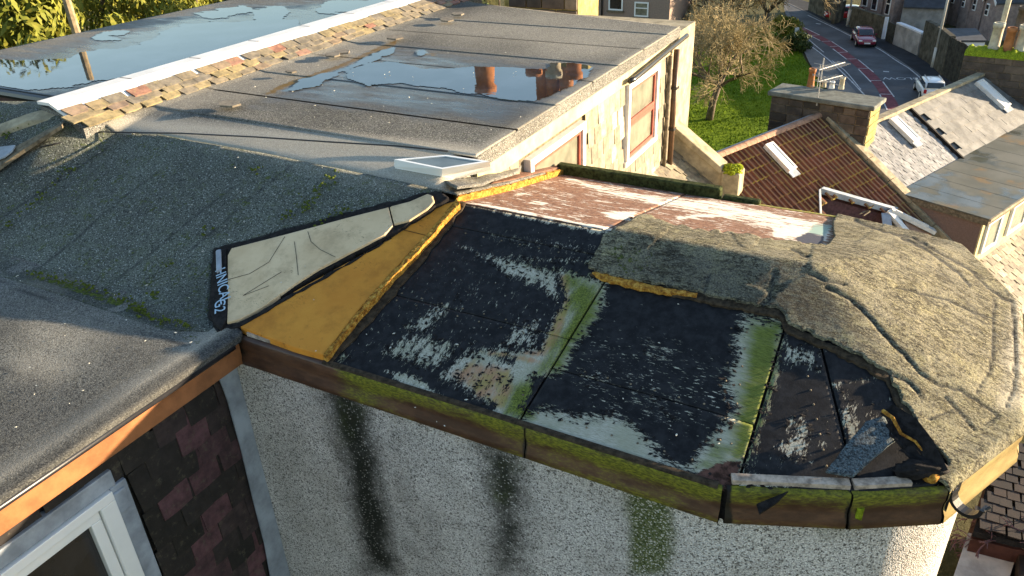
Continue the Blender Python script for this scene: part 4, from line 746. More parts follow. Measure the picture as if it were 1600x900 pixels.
mb = MB(); mb.prism([on(*p, lambda x, y: zmain(x, y)+.05, 10.4) for p in [(102,193),(98,201),(40,238),(-20,280),(-60,330),(-75,315),(-20,262),(30,232)]], (0, 0, .035)); tag(mb.build('timber_batten', MT['batten'], None), 'old weathered timber batten lying down the left end of the felt slope', 'batten')
mb = MB()
for i in range(10):
    for j in range(4):
        pass
pp = [(-22,240),(0,232),(25,229),(20,238),(8,247),(-20,258)]
mb.prism([on(*p, lambda x, y: zmain(x, y)+.10, 10.4) for p in pp], (0, 0, .02)); tag(mb.build('slate_plate', MT['lead'], None, bevel=.004), 'pale blue grey slate propped against the timber batten at the left edge', 'slate')
mb = MB(); mb.prism([on(*p, lambda x, y: zmain(x, y)+.05, 10.6) for p in [(82,166),(40,178),(0,193),(-60,215),(-60,235),(0,207),(45,190),(95,186)]], (0, 0, -.07)); mb.build('skew_coping', MT['stone'], H, bevel=.01)
rf = random.Random(12); mb = MB()
for i in range(150):
    if i < 60: x, y = rf.uniform(380, 1000), rf.uniform(60, 215); p = Z(x, y, 10.735); 
    elif i < 100: x, y = rf.uniform(0, 600), rf.uniform(230, 480); p = on(x, y, zc_, 10.3)
    elif i < 125: x, y = rf.uniform(0, 330), rf.uniform(480, 760); p = on(x, y, lambda a, b: zmain(a, b)+.03, 10.)
    else: x, y = rf.uniform(560, 1150), rf.uniform(330, 720); p = on(x, y, lambda a, b: zbay(a, b)+.006, 10.)
    if p[0] > -3.45 and i < 60: continue
    if i >= 60 and i < 125 and (p[0] > -4.2 or p[0] < -9): continue
    s = rf.choice([.005, .006, .008, .012]); a = rf.uniform(0, 3)
    mb.prism([(p[0]+s*math.cos(a), p[1]+s*math.sin(a), p[2]), (p[0]-s*.5*math.sin(a), p[1]+s*.5*math.cos(a), p[2]), (p[0]-s*math.cos(a), p[1]-s*math.sin(a), p[2]), (p[0]+s*.5*math.sin(a), p[1]-s*.5*math.cos(a), p[2])], (0, 0, .003))
tag(mb.build('debris_flecks', plain('pale_debris', (.6, .58, .5), .8, .2, .2, 30), None), 'scattered pale flecks of debris and droppings on the roofs', 'debris', kind='stuff')
MT['moss_mid'] = plain('olive_moss', (.085, .11, .018), .95, .1, .6, 60, bump=1.)
mb = MB()                                              # moss cushions in the valley and on the slope
rm = random.Random(9)
def mosstuft(p, s):
    b = len(mb.v); 
    for k in range(9): a = 2*math.pi*k/9; mb.v.append((p[0]+s*math.cos(a)*rm.uniform(.5, 1.2), p[1]+s*math.sin(a)*rm.uniform(.5, 1.2), p[2]-.005))
    for k in range(9): a = 2*math.pi*k/9+.3; mb.v.append((p[0]+s*.55*math.cos(a)*rm.uniform(.6, 1.2), p[1]+s*.55*math.sin(a)*rm.uniform(.6, 1.2), p[2]+s*rm.uniform(.3, .6)))
    mb.v.append((p[0], p[1], p[2]+s*.6))
    for k in range(9): mb.f += [(b+k, b+(k+1) % 9, b+9+(k+1) % 9, b+9+k), (b+9+k, b+9+(k+1) % 9, b+18)]
for poly, n in [([(50,425),(110,440),(200,470),(240,495),(300,510)], 150), ([(440,345),(470,315),(500,290),(530,262)], 40), ([(500,350),(525,330),(545,322)], 25), ([(10,350),(50,320),(85,285)], 30), ([(100,272),(112,258)], 12), ([(230,462),(250,458)], 10), ([(395,270),(402,260)], 6), ([(100,215),(30,225)], 0), ([(255,408),(262,412)], 7), ([(310,370),(330,350)], 8), ([(470,330),(500,300)], 22), ([(200,690),(240,600)], 0), ([(5,215),(25,195),(40,188)], 30)]:
    for i in range(n):
        t = rm.random()*(len(poly)-1); k = int(t); f = t-k; x = poly[k][0]*(1-f)+poly[min(k+1, len(poly)-1)][0]*f+rm.gauss(0, 5); y = poly[k][1]*(1-f)+poly[min(k+1, len(poly)-1)][1]*f+rm.gauss(0, 4)
        mosstuft(on(x, y, zc_, 10.3), rm.uniform(.005, .019))
tag(mb.build('moss_tufts', MT['moss_mid'], None, smooth=True, fix=False), 'small moss tufts growing along the valley and over the shaded felt slope', 'moss', kind='stuff')

# ================================================================== GROUND AND STREET
def flat(name, poly, z, mat, label=None): mb = MB(); mb.add([(p[0], p[1], z) for p in poly], [tuple(range(len(poly)))]); o = mb.build(name, mat, None); o.data.polygons[0]; return tag(o, label, None, kind='structure')
def mat_grass(name, c1, c2):
    m = NT(name, .95, .1); n = m.noise(.35, 6, .65); n2 = m.noise(9, 5, .75); c = m.mix(m.ramp(n, .35, .65), c1, c2); c = m.mix(m.ramp(n2, .35, .7, 0, .6), c, tuple(x*1.6 for x in c2)); m.col(c); m.bump(n2, 1., .12); return m.m
MT['grass'] = mat_grass('lawn_grass', (.06, .12, .006), (.13, .20, .012)); MT['rough'] = mat_grass('rough_ground', (.07, .07, .03), (.11, .10, .05))
MT['asphalt'] = plain('asphalt', (.075, .08, .09), .85, .35, .3, .5, bump=.3); MT['paving'] = plain('pavement', (.16, .155, .15), .9, .2, .2, 1, bump=.3); MT['asphalt2'] = plain('dark_asphalt_footway', (.035, .037, .042), .9, .2, .3, 1)
MT['paint'] = plain('road_paint', (.5, .5, .5), .7, .3, .3, 3, bump=0); MT['redpaint'] = plain('red_road_surface', (.17, .045, .055), .8, .2, .3, 3, bump=0)
G = lambda x, y, z=0.: tuple(Z(x, y, z)[:2])
flat('ground', [(-900, -300), (900, -300), (900, 1800), (-900, 1800)], 0, MT['rough'])
lawn = [G(*p) for p in [(1040,230),(1040,60),(1100,40),(1240,40),(1246,60),(1256,90),(1285,135),(1330,190),(1330,330),(1040,330)]]
LE = [(1225,8),(1243,48),(1262,72),(1290,97),(1325,135),(1350,165),(1390,225)]; RE = [(1225,2),(1262,20),(1290,35),(1325,53),(1365,70),(1400,92),(1430,112),(1450,130),(1500,170),(1560,230)]
flat('grass', lawn, .004, MT['grass']); flat('pavement', [G(*p) for p in [(1225,16),(1236,55),(1254,78),(1265,102),(1283,130),(1320,175),(1360,240)]+LE[::-1]], .10, MT['paving'])
flat('footway', [G(*p) for p in RE+[(1640,260),(1560,160),(1500,110),(1430,72),(1380,48),(1330,24),(1290,12),(1240,-4)]], .008, MT['asphalt2'])
flat('road', [G(*p) for p in LE+RE[::-1]], .012, MT['asphalt'])
def stripe(name, pts, w, mat, z=.017, dash=None):
    P = [np.array(G(*p)) for p in pts]; mb = MB(); seg = [0]
    for a, b in zip(P[:-1], P[1:]): seg.append(seg[-1]+np.linalg.norm(b-a))
    L = seg[-1]
    def at(s):
        k = max(0, min(len(P)-2, int(np.searchsorted(seg, s))-1)); t = (s-seg[k])/(seg[k+1]-seg[k]); d = (P[k+1]-P[k])/np.linalg.norm(P[k+1]-P[k]); return P[k]*(1-t)+P[k+1]*t, np.array([-d[1], d[0]])
    s = 0; on_, off_ = dash or (1.2, 0)
    while s < L-.05:
        e = min(L, s+on_); (a, na), (b, nb) = at(s), at(e); mb.add([(*(a-na*w/2), z), (*(a+na*w/2), z), (*(b+nb*w/2), z), (*(b-nb*w/2), z)], [(0, 1, 2, 3)]); s = e+off_
    return tag(mb.build(name, mat, None), None, None, kind='structure')
CL = [(1246,42),(1262,50),(1285,61),(1310,77),(1338,98),(1360,117),(1377,136),(1392,160),(1402,185)]
stripe('red_road_strip', CL, .62, MT['redpaint'], .016)
def offl(pts, d): 
    P = [np.array(G(*p)) for p in pts]; out = []
    for i, p in enumerate(P): t = P[min(i+1, len(P)-1)]-P[max(i-1, 0)]; t /= np.linalg.norm(t); out.append(p+np.array([-t[1], t[0]])*d)
    return out
_G = G
def strip_xy(name, P, w, dash, mat, z=.021):
    global G
    G = lambda a, b: (a, b); o = stripe(name, [tuple(p) for p in P], w, mat, z, dash); G = _G; return o
strip_xy('road_marking', offl(CL, .34), .07, (3.2, 2.2), MT['paint']); strip_xy('road_marking', offl(CL, -.34)[1:], .07, (3.0, 2.6), MT['paint'])
P = offl(CL, 0); 
mb = MB()
for a, b in zip(P[:-1], P[1:]):
    n = max(1, int(np.linalg.norm(b-a)/1.6))
    for k in range(n): c = a+(b-a)*(k+.5)/n; t = (b-a)/np.linalg.norm(b-a); q = np.array([-t[1], t[0]]); mb.add([(*(c-q*.3-t*.035), .021), (*(c+q*.3-t*.035), .021), (*(c+q*.3+t*.035), .021), (*(c-q*.3+t*.035), .021)], [(0, 1, 2, 3)])
tag(mb.build('road_marking', MT['paint'], None), None, None, kind='structure')
stripe('road_marking', [(1262,24),(1300,42),(1330,57)], .09, MT['paint'], .018); stripe('road_marking', [(1366,73),(1382,82),(1400,95),(1420,107),(1436,120),(1446,130)], .09, MT['paint'], .018)
stripe('road_marking', [(1246,58),(1275,78),(1300,98),(1330,127),(1352,150)], .08, MT['paint'], .018); stripe('road_marking', [(1252,52),(1275,72),(1287,82)], .07, MT['paint'], .018); stripe('road_marking', [(1300,95),(1322,112),(1345,140)], .06, MT['paint'], .018)
stripe('road_marking', [(1380,112),(1389,112.5)], .22, MT['paint'], .018); stripe('road_marking', [(1275,37),(1282,38)], .22, MT['paint'], .018)
a_, b_ = Z(1434, 121.5, .02), Z(1402, 121, .02)
o = text_on('SLOW', .72, a_, b_-a_, (0, 0, 1), MT['paint'], 'road_lettering', None, .001); tag(o, None, None, kind='structure')
stripe('kerb', LE, .14, MT['paving'], .105); stripe('kerb', RE, .12, MT['paving'], .03)
# grass blades on the lawn (uncountable)
gb = MB(); la = np.array(lawn); lo, hi = la.min(0), la.max(0); rg = np.random.default_rng(4); pts = rg.uniform([-16, 28], [-6, 62], (26000, 2)); pts = pts[sdist(pts, lawn) > .1]
for x, y in pts[:15000]:
    h = rg.uniform(.04, .13); a = rg.uniform(0, 6.28); c, s = math.cos(a)*.03, math.sin(a)*.03; b = len(gb.v); gb.v += [(x-c, y-s, 0), (x+c, y+s, 0), (x+s*1.5, y+c*1.5, h)]; gb.f.append((b, b+1, b+2))
tag(gb.build('grass_blades', MT['grass'], None, fix=False), 'mown green grass on the lawn under the bare tree', 'grass', kind='stuff')

# ================================================================== NEIGHBOURING TERRACE (own axes)
NA = math.radians(22); NU = np.array([math.sin(NA), math.cos(NA), 0]); NV = np.array([math.cos(NA), -math.sin(NA), 0]); NO = Z(1200, 212, 6.); TS = math.tan(math.radians(32))
def nb(s, t, z): return NO*[1, 1, 0]+NU*s+NV*t+np.array([0, 0, z])
def rp(s, t, o=0): return nb(s, t, 6-TS*t+o)
NN = np.cross(NU, NV*1+np.array([0, 0, -TS])); NN = NN/np.linalg.norm(NN); NN = NN if NN[2] > 0 else -NN
ND = (NV+np.array([0, 0, -TS])); ND = ND/np.linalg.norm(ND)
def rpx(x, y, o=0):
    d = ray(x, y); t = ((NO+NN*o-CAM)@NN)/(d@NN); return CAM+d*t
RH = thing('pantile_house', nb(-1, 1, 0), 'cottage with ribbed dark red pantile roof joined to a big stone chimney', 'house')
mb = MB(); mb.prism([nb(-5, -3.4, 0), nb(-5, 1.5, 0), nb(-5, 1.5, 6-TS*1.5-.2), nb(-5, 0, 5.85), nb(-5, -3.4, 6-TS*3.4-.2)], NU*7.4); mb.build('wall', MT['stone'], RH)
MT['pantile_bed'] = plain('pantile_bed', (.06, .022, .016), .9, .2, .3, 5)
A1, A2, A3 = rpx(1279, 298), rpx(1396, 331), rpx(1281, 352)
def ns(p): q = p-NO; return q@NU, q@NV
(a1s, a1t), (a2s, a2t), (a3s, a3t) = ns(A1), ns(A2), ns(A3)
ex = (a2s-a1s)/(a2t-a1t); T_E = 4.8
roofpoly = [(-5.1, 0), (2.5, 0), (2.5, T_E), (a1s+ex*(T_E-a1t), T_E) if a1s+ex*(T_E-a1t) < 2.5 else (2.5, a1t+(2.5-a1s)/ex), (a1s, a1t), (a1s+(a3s-a1s)/(a3t-a1t)*(T_E-a1t), T_E), (-5.1, T_E)]
if a1s+ex*(T_E-a1t) >= 2.5: roofpoly = [(-5.1, 0), (2.5, 0), (2.5, a1t+(2.5-a1s)/ex), (a1s, a1t), (a1s+(a3s-a1s)/(a3t-a1t)*(T_E-a1t), T_E), (-5.1, T_E)]
MB().prism([rp(s, t, -.03) for s, t in roofpoly], (0, 0, -.12)).build('roof_bed', MT['pantile_bed'], RH)
MB().prism([nb(-5.1, 0, 5.95), nb(-5.1, -3.7, 6-TS*3.7), nb(2.5, -3.7, 6-TS*3.7), nb(2.5, 0, 5.95)], (0, 0, -.12)).build('rear_roof', MT['pantile_bed'], RH)
def mat_pantile():
    m = NT('red_pantile', .8, .25); c = m.cr(m.rnd(), [(0, (.13, .042, .024)), (.4, (.20, .068, .036)), (.75, (.27, .10, .052)), (1, (.17, .07, .05))]); n = m.noise(6, 6, .7)
    c = m.mix(m.ramp(n, .35, .7), m.mix(.45, c, (.03, .015, .012)), c)
    s = m.t.nodes.new('ShaderNodeSeparateXYZ'); m.t.links.new(m.obj, s.inputs[0]); lip = m.ramp(s.outputs[1], -.325, -.345)
    c = m.mix(m.math('MULTIPLY', lip, m.ramp(m.noise(1.2, 4), .40, .55)), c, (.36, .25, .05)); top = m.ramp(s.outputs[2], .030, .046)
    c = m.mix(m.math('MULTIPLY', top, .75), c, m.mix(m.ramp(m.noise(1.5, 4), .4, .6), (.34, .20, .13), (.30, .22, .09)))
    c = m.mix(m.math('MULTIPLY', m.ramp(m.vor(7), .10, .05), m.ramp(m.noise(1.1, 3), .52, .6)), c, (.40, .36, .24)); m.col(c); m.bump(m.noise(40, 4), .4, .005); return m.m
MT['pantile'] = mat_pantile()
TW, TG = .185, .33
def pan_mesh():
    prof = [(0, .0), (.02, .034), (.045, .052), (.07, .034), (.088, .0), (.13, -.006), (.185, .0)]; mb = MB(); L = .37; k = len(prof)
    for y, dz in ((0, 0.), (-L, .012)):
        for x, z in prof: mb.v.append((x, y, z+dz))
    for i in range(k-1): mb.f.append((i, i+1, k+i+1, k+i))
    for x, z in prof: mb.v.append((x, -L, z-.014))
    for i in range(k-1): mb.f.append((k+i, k+i+1, 2*k+i+1, 2*k+i))
    me = mb.mesh('pantile'); me.materials.append(MT['pantile']); return me
pm = pan_mesh(); cand = []
rows = int((T_E/math.cos(math.radians(32)))/TG); cols = int(7.5/TW)
for r in range(rows):
    for c in range(cols):
        s = 2.45-(c+1)*TW; sl_ = .06+r*TG; t = sl_*math.cos(math.radians(32)); tm = t+.12
        if sdist(np.array([[s+.09, tm]]), roofpoly)[0] < -.02: continue
        cand.append((s, t))
vis = [(1118,240),(1283,182),(1345,238),(1450,350),(1310,352),(1140,330)]
pr_ = proj(np.array([rp(s+.09, t+.14) for s, t in cand])); inv = sdist(pr_, vis) > -4
order = sorted(range(len(cand)), key=lambda i: (not inv[i], np.linalg.norm(rp(*cand[i])-CAM)))
off = offs(RH); ex_ = MB(); yv = -ND; zv = NN; xv = np.cross(yv, zv)
for n_, i in enumerate(order):
    s, t = cand[i]; j = random.uniform(-.006, .006); p = rp(s+j, t, .0)
    if xv@NU < 0: p = rp(s+TW+j, t)
    M = Matrix(((xv[0], yv[0], zv[0], p[0]-off[0]), (xv[1], yv[1], zv[1], p[1]-off[1]), (xv[2], yv[2], zv[2], p[2]-off[2]), (0, 0, 0, 1)))
    if n_ < 298: link('pantile', pm, RH).matrix_basis = M
    else: ex_.add([tuple(np.array((M @ v.co)[:])+off) for v in pm.vertices], [tuple(f.vertices) for f in pm.polygons])
MT['pantile_far'] = plain('red_pantile_far', (.15, .05, .03), .85, .2, .4, 5)
if ex_.v: tag(ex_.build('pantiles', MT['pantile_far'], RH, fix=False), kind='stuff')
MT['ridge_tile'] = plain('ridge_tile', (.38, .22, .15), .85, .2, .3, 6)
for i in range(17):
    a = rp(2.45-i*.44, 0, .0); b = rp(2.45-(i+1)*.44+.015, 0, .0); mb = MB(); P = []
    for k in range(7): an = math.pi*k/6; P.append(a-NV*math.cos(an)*-.11*-1+np.array([0, 0, -.02+math.sin(an)*.10]))
    mb.prism(P, b-a); mb.build('ridge_tile', MT['ridge_tile'], RH)
MB().prism([nb(2.4, -.14, 5.97), nb(2.4, -.30, 5.90), nb(-5.1, -.30, 5.90), nb(-5.1, -.14, 5.97)], (0, 0, .05)).build('lead_ridge_strip', MT['lead'], RH)
# cut-in with lead edging and white gable boards
MB().prism([A1+NN*.10, A2+NN*.10, A2+NN*.10+[0, 0, -.16], A1+NN*.10+[0, 0, -.16]], NU*.16+NV*-.02).build('lead_edging', MT['lead'], RH, bevel=.01)
MB().prism([A1+NN*.10, A3+NN*.10, A3+NN*.10+[0, 0, -.16], A1+NN*.10+[0, 0, -.16]], NU*-.10).build('lead_edging', MT['lead'], RH, bevel=.01)
MB().prism([A1+[0, 0, -.05], A2+[0, 0, -.05], A2+[0, 0, -1.9], A1+[0, 0, -1.9]], NU*.05).build('recess_wall', MT['slate_dark'], RH)
MB().prism([A1+[0, 0, -1.9], A2+[0, 0, -1.9], A2+[0, 0, -1.9]-NU*3+NV*2, A1+[0, 0, -1.9]-NU*3], (0, 0, -.1)).build('recess_floor', MT['tar'], RH)  # black floor paints the recess as deep shade
def bar(a, b, w, h, name, mat, par): a = np.array(a); b = np.array(b); d = (b-a)/np.linalg.norm(b-a); s = np.cross(d, [0, 0, 1]); s /= np.linalg.norm(s); u_ = np.cross(s, d); mb = MB(); mb.prism([a-s*w/2-u_*h/2, a+s*w/2-u_*h/2, a+s*w/2+u_*h/2, a-s*w/2+u_*h/2], b-a); return mb.build(name, MT[mat], par)
D_ = thing('gable_dormer', rpx(1420, 350)*[1, 1, 0]+[0, 0, 3.4], 'small white boarded gable on the pantile roof beside the stone skew', 'dormer')
bar(rpx(1392,328,.12), rpx(1460,362,.12), .22, .10, 'barge_board', 'whitewood', D_); bar(rpx(1388,330,.10), rpx(1430,378,.10), .16, .10, 'barge_board', 'whitewood', D_); bar(rpx(1384,334,.06), rpx(1388,366,.06), .22, .05, 'lead_sheet', 'lead', D_); bar(rpx(1398,334,.05), rpx(1412,368,.0), .22, .05, 'lead_sheet', 'lead', D_); bar(rpx(1400,330,.18), rpx(1450,354,.18), .07, .08, 'barge_board', 'whitewood', D_)
MB().prism([rpx(1412,344,.05), rpx(1456,366,.05), rpx(1448,382,.0), rpx(1428,376,.0)], (0, 0, -.4)).build('gable_panel', MT['ridge_tile'], D_)
mb = MB(); q = rpx(1343, 335, .1); mb.tube([q, q+NU*.25, q+NU*.25+[.12, 0, .04]], .02, 5); mb.tube([q+[.1, -.05, 0], q+NU*.2+[.14, 0, .04]], .02, 5); mb.build('hook', MT['batten'], RH)
# rooflight on pantiles
def rooflight(par, c, w, l, label):
    K = thing('rooflight', c, label, 'rooflight'); c = np.array(c)
    def Q(a, b, o): return c+NU*a+ND*b+NN*o
    fr = MB()
    for a0, a1, b0, b1 in ((-w/2, w/2, -l/2, -l/2+.06), (-w/2, w/2, l/2-.06, l/2), (-w/2, -w/2+.06, -l/2+.061, l/2-.061), (w/2-.06, w/2, -l/2+.061, l/2-.061)): fr.prism([Q(a0, b0, 0), Q(a1, b0, 0), Q(a1, b1, 0), Q(a0, b1, 0)], NN*.12)
    fr.build('frame', MT['whitewood'], K); MB().prism([Q(-w/2+.05, -l/2+.05, .085), Q(w/2-.05, -l/2+.05, .085), Q(w/2-.05, l/2-.05, .085), Q(-w/2+.05, l/2-.05, .085)], NN*.015).build('glass', MT['upvc'], K)
    MB().prism([Q(-w/2, l/2, .02), Q(w/2, l/2, .02), Q(w/2, l/2+.18, .02), Q(-w/2, l/2+.18, .02)], NN*.03).build('apron', MT['lead'], K); return K
rooflight(RH, rpx(1217, 248, .05), .34, .95, 'narrow white framed rooflight in the red pantile roof')
# stone chimney
CU = np.array([math.sin(math.radians(101)), math.cos(math.radians(101)), 0]); CW = np.array([-CU[1], CU[0], 0]); P0 = rpx(1283, 182)-CW*.02
def vp(x, y, P, n): d = ray(x, y); return CAM+d*(((P-CAM)@n)/(d@n))
cl, cr2 = vp(1206, 150, P0, CW), vp(1361, 168, P0, CW); ct = (cl[2]+cr2[2])/2; wC = (cr2-cl)@CU; dC = .85
def cq(a, b, z): q = cl+CU*a+CW*b; return np.array([q[0], q[1], z])
CH = thing('stone_chimney', cq(wC/2, dC/2, 0), 'broad dark stone gable chimney with a slab top and small pots beside the pantile roof', 'chimney')
MB().prism([cq(0, 0, 0), cq(wC, 0, 0), cq(wC, dC, 0), cq(0, dC, 0)], (0, 0, ct-.02)).build('stack', MT['batten'], CH)
MT['dark_stone'] = mat_slate('dark_chimney_stone', [(0, (.04, .034, .028)), (.4, (.065, .052, .045)), (.8, (.10, .078, .062)), (1, (.14, .115, .09))], (.10, .09, .07), 4); MT['lit_stone'] = plain('sunlit_lichened_stone', (.34, .28, .11), .95, .2, .4, 6, bump=.8)  # dark fronts and yellow sides paint shade and sun; sides also lichened
rr = random.Random(2); z = 2.9; 
while z < ct-.12:
    h = rr.uniform(.20, .30); h = min(h, ct-.05-z); a = 0
    while a < wC-.05:
        w_ = min(rr.uniform(.28, .55), wC-a); w_ = wC-a if wC-a-w_ < .15 else w_
        MB().prism([cq(a+.012, -rr.uniform(.015, .04), z+.012), cq(a+w_-.012, -rr.uniform(.015, .04), z+.012), cq(a+w_-.012, .05, z+.012), cq(a+.012, .05, z+.012)], (0, 0, h-.024)).build('stone', MT['dark_stone'], CH, bevel=.012); a += w_
    b = 0
    while b < dC-.02:
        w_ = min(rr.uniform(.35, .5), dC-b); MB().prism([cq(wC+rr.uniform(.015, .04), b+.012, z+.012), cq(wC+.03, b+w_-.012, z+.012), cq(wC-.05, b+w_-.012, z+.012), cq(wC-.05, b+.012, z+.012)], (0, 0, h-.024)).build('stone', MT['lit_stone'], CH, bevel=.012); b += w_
    z += h
MB().prism([cq(-.10, -.12, ct-.02), cq(wC+.12, -.12, ct-.02), cq(wC+.12, dC+.1, ct-.02), cq(-.10, dC+.1, ct-.02)], (0, 0, .13)).build('cap_slab', plain('grey_green_slab', (.16, .17, .15), .9, .2, .35, 4), CH, bevel=.03)
MT['terracotta'] = plain('terracotta', (.38, .15, .055), .8, .3, .25, 6); MT['creampot'] = plain('cream_clay', (.46, .42, .32), .8, .3, .25, 6)
def pot(c, r, h, mat, par, name='chimney_pot'): mb = MB(); mb.lathe(c, [(r*1.1, 0), (r*1.1, .04), (r, .06), (r*.86, h*.8), (r*1.05, h*.82), (r*1.08, h), (r*.8, h), (r*.78, h*.7), (0, h*.7)], 14); return mb.build(name, MT[mat], par, smooth=True)
zt2 = ct+.11
for x, y, r, h, m_ in [(1266, 135, .10, .52, 'terracotta'), (1287, 136, .06, .18, 'creampot'), (1299, 138, .07, .2, 'upvc'), (1314, 139, .075, .34, 'creampot')]:
    q = Z(x, y, zt2); pot(q, r, h, m_, CH)
A_ = thing('tv_aerial', vp(1276, 165, P0-CW*.06, CW), 'tall bare metal mast with television aerials fixed to the stone chimney', 'aerial')
m0 = vp(1276, 165, P0-CW*.06, CW); MT['alu'] = plain('dull_aluminium', (.5, .49, .46), .5, .5, .1, 9, bump=0)
top = None
for h in np.linspace(0, 4, 200):
    if proj([m0+[0, 0, h]])[0][1] < 91: top = h; break
top = top or 2.0; mb = MB(); mb.tube([m0, m0+[0, 0, top]], .018, 6); mb.build('mast', MT['alu'], A_)
def hgt(y):
    for h in np.linspace(0, top, 300):
        if proj([m0+[0, 0, h]])[0][1] < y: return h
    return top
for ya, x2, y2, ne, le in ((108, 1320, 97.5, 12, .42), (127, 1316, 118, 10, .40)):
    a = m0+[0, 0, hgt(ya)]; d = Z(x2, y2, a[2])-a; L = min(1.4, np.linalg.norm(d)); d = d/np.linalg.norm(d)*L; back = a-d*.12; mb = MB(); mb.tube([back, a+d], .014, 6); mb.build('boom', MT['alu'], A_); sd_ = np.cross(d, [0, 0, 1]); sd_ /= np.linalg.norm(sd_)
    for k in range(ne): c = back+(a+d-back)*(k+.5)/ne; mb = MB(); mb.tube([c-sd_*le/2, c+sd_*le/2], .007, 5); mb.build('element', MT['alu'], A_)
    mb = MB(); mb.tube([back-sd_*.2+[0, 0, .15], back+sd_*.2+[0, 0, .15]], .008, 5); mb.tube([back-sd_*.2-[0, 0, .15], back+sd_*.2-[0, 0, .15]], .008, 5); mb.tube([back-[0, 0, .15], back+[0, 0, .15]], .008, 5); mb.build('reflector', MT['alu'], A_)
a = m0+[0, 0, hgt(124)]; q = Z(1313, 134, a[2]-.15); mb = MB(); mb.tube([a, a+(q-a)*min(1, 1.3/np.linalg.norm(q-a))], .012, 5); mb.build('arm', MT['alu'], A_)
# ---- slate house to the right
SH = thing('slate_house', nb(7, 2, 0), 'grey slate roofed house with a flat roofed dormer to the right of the stone skew', 'house')
RT = .75
mb = MB(); mb.prism([nb(2.76, -1.5, 0), nb(2.76, 4.3, 0), nb(2.76, 4.3, 6-TS*4.3-.15), nb(2.76, RT, 6-TS*RT-.14), nb(2.76, -1.5, 2.85)], NU*10.6); mb.build('wall', MT['stone'], SH)
MB().prism([rp(2.76, RT, -.02), rp(13.4, RT, -.02), rp(13.4, 2.9, -.02), rp(2.76, 2.9, -.02)], (0, 0, -.1)).build('roof_bed', MT['slate_grey'], SH)
MB().prism([rp(2.76, 4.6, -.02), rp(13.4, 4.6, -.02), rp(13.4, 6.6, -.02), rp(2.76, 6.6, -.02)], (0, 0, -.1)).build('lower_roof_bed', MT['slate_light'], SH)
MB().prism([nb(2.76, RT, 5.47), nb(2.76, -1.6, 2.9), nb(13.4, -1.6, 2.9), nb(13.4, RT, 5.47)], (0, 0, -.1)).build('rear_roof', MT['slate_grey'], SH)
MT['slate_pale'] = mat_slate('slate_pale', [(0, (.18, .195, .21)), (.5, (.23, .24, .26)), (1, (.28, .29, .30))], None, 5); MT['roof_sheet'] = mat_slate('roof_sheet', [(0, (.17, .175, .175)), (.5, (.19, .195, .19)), (1, (.215, .215, .205))], (.19, .19, .17), 2)
s_mid = ns(rpx(1462, 212))[0]
fine = [slate_mesh('fine_slate', .20, .22, .007, 200+i, MT['slate_pale']) for i in range(4)]
lay(SH, 'fine_slate', fine, rp(2.8, RT+.05, .0), NU, ND, NN, .155, .205, 15, int((s_mid-2.85)/.205), tilt=.04, jit=.006, lim=200, skip=lambda p, r, c: ns(p)[1] > 2.7 or ns(p)[0] > s_mid-.05 or ns(p)[0] < 2.8)
def rectmesh(name, w, h, t, mat): mb = MB(); mb.box((-w/2+.005, -h, 0), (w/2-.005, 0, t)); me = mb.mesh(name); me.materials.append(mat); return me
big = [rectmesh('roof_tile', .80, .36, .02, MT['roof_sheet'])]
lay(SH, 'roof_tile', big, rp(s_mid+.42, RT+.04, .02), NU, ND, NN, .31, .80, 8, int((13.2-s_mid)/.8), tilt=.05, jit=.002, wj=0, skip=lambda p, r, c: ns(p)[1] > 2.6 or ns(p)[0] < s_mid+.2)
bar(rp(s_mid, RT, .06), rp(s_mid, 2.75, .06), .07, .10, 'roof_step', 'tar', SH)
bar(rp(2.76, RT, .07), rp(13.4, RT, .07), .24, .09, 'ridge_capping', 'stone', SH)
rooflight(SH, rpx(1411, 205, .05), .40, .95, 'small white rooflight in the fine pale slates next to the stone chimney'); rooflight(SH, rpx(1549, 149, .05), .50, 1.25, 'larger white rooflight high on the tiled roof near the mossy wall')
lows = [slate_mesh('eave_slate', .3, .3, .01, 240+i, MT['slate_light']) for i in range(3)]
lay(SH, 'eave_slate', lows, rp(2.9, 4.7, .0), NU, ND, NN, .2, .31, 8, 16, tilt=.04, jit=.006)
# skew between the two houses
SK = thing('stone_skew', nb(2.62, 3, 0), 'long pale stone skew running down between the pantile roof and the slate roof', 'skew')
MB().prism([nb(2.5, .2, 0), nb(2.5, 5.0, 0), nb(2.5, 5.0, 6-TS*5.0+.04), nb(2.5, .2, 6-TS*.2+.04)], NU*.24).build('party_wall', MT['stone'], SK)
for i in range(7): t0, t1 = .2+i*.7, .2+(i+1)*.7-.012; MB().prism([rp(2.46, t0, .05), rp(2.78, t0, .05), rp(2.78, t1, .05), rp(2.46, t1, .05)], NN*.11).build('coping_stone', MT['stone'], SK, bevel=.012)
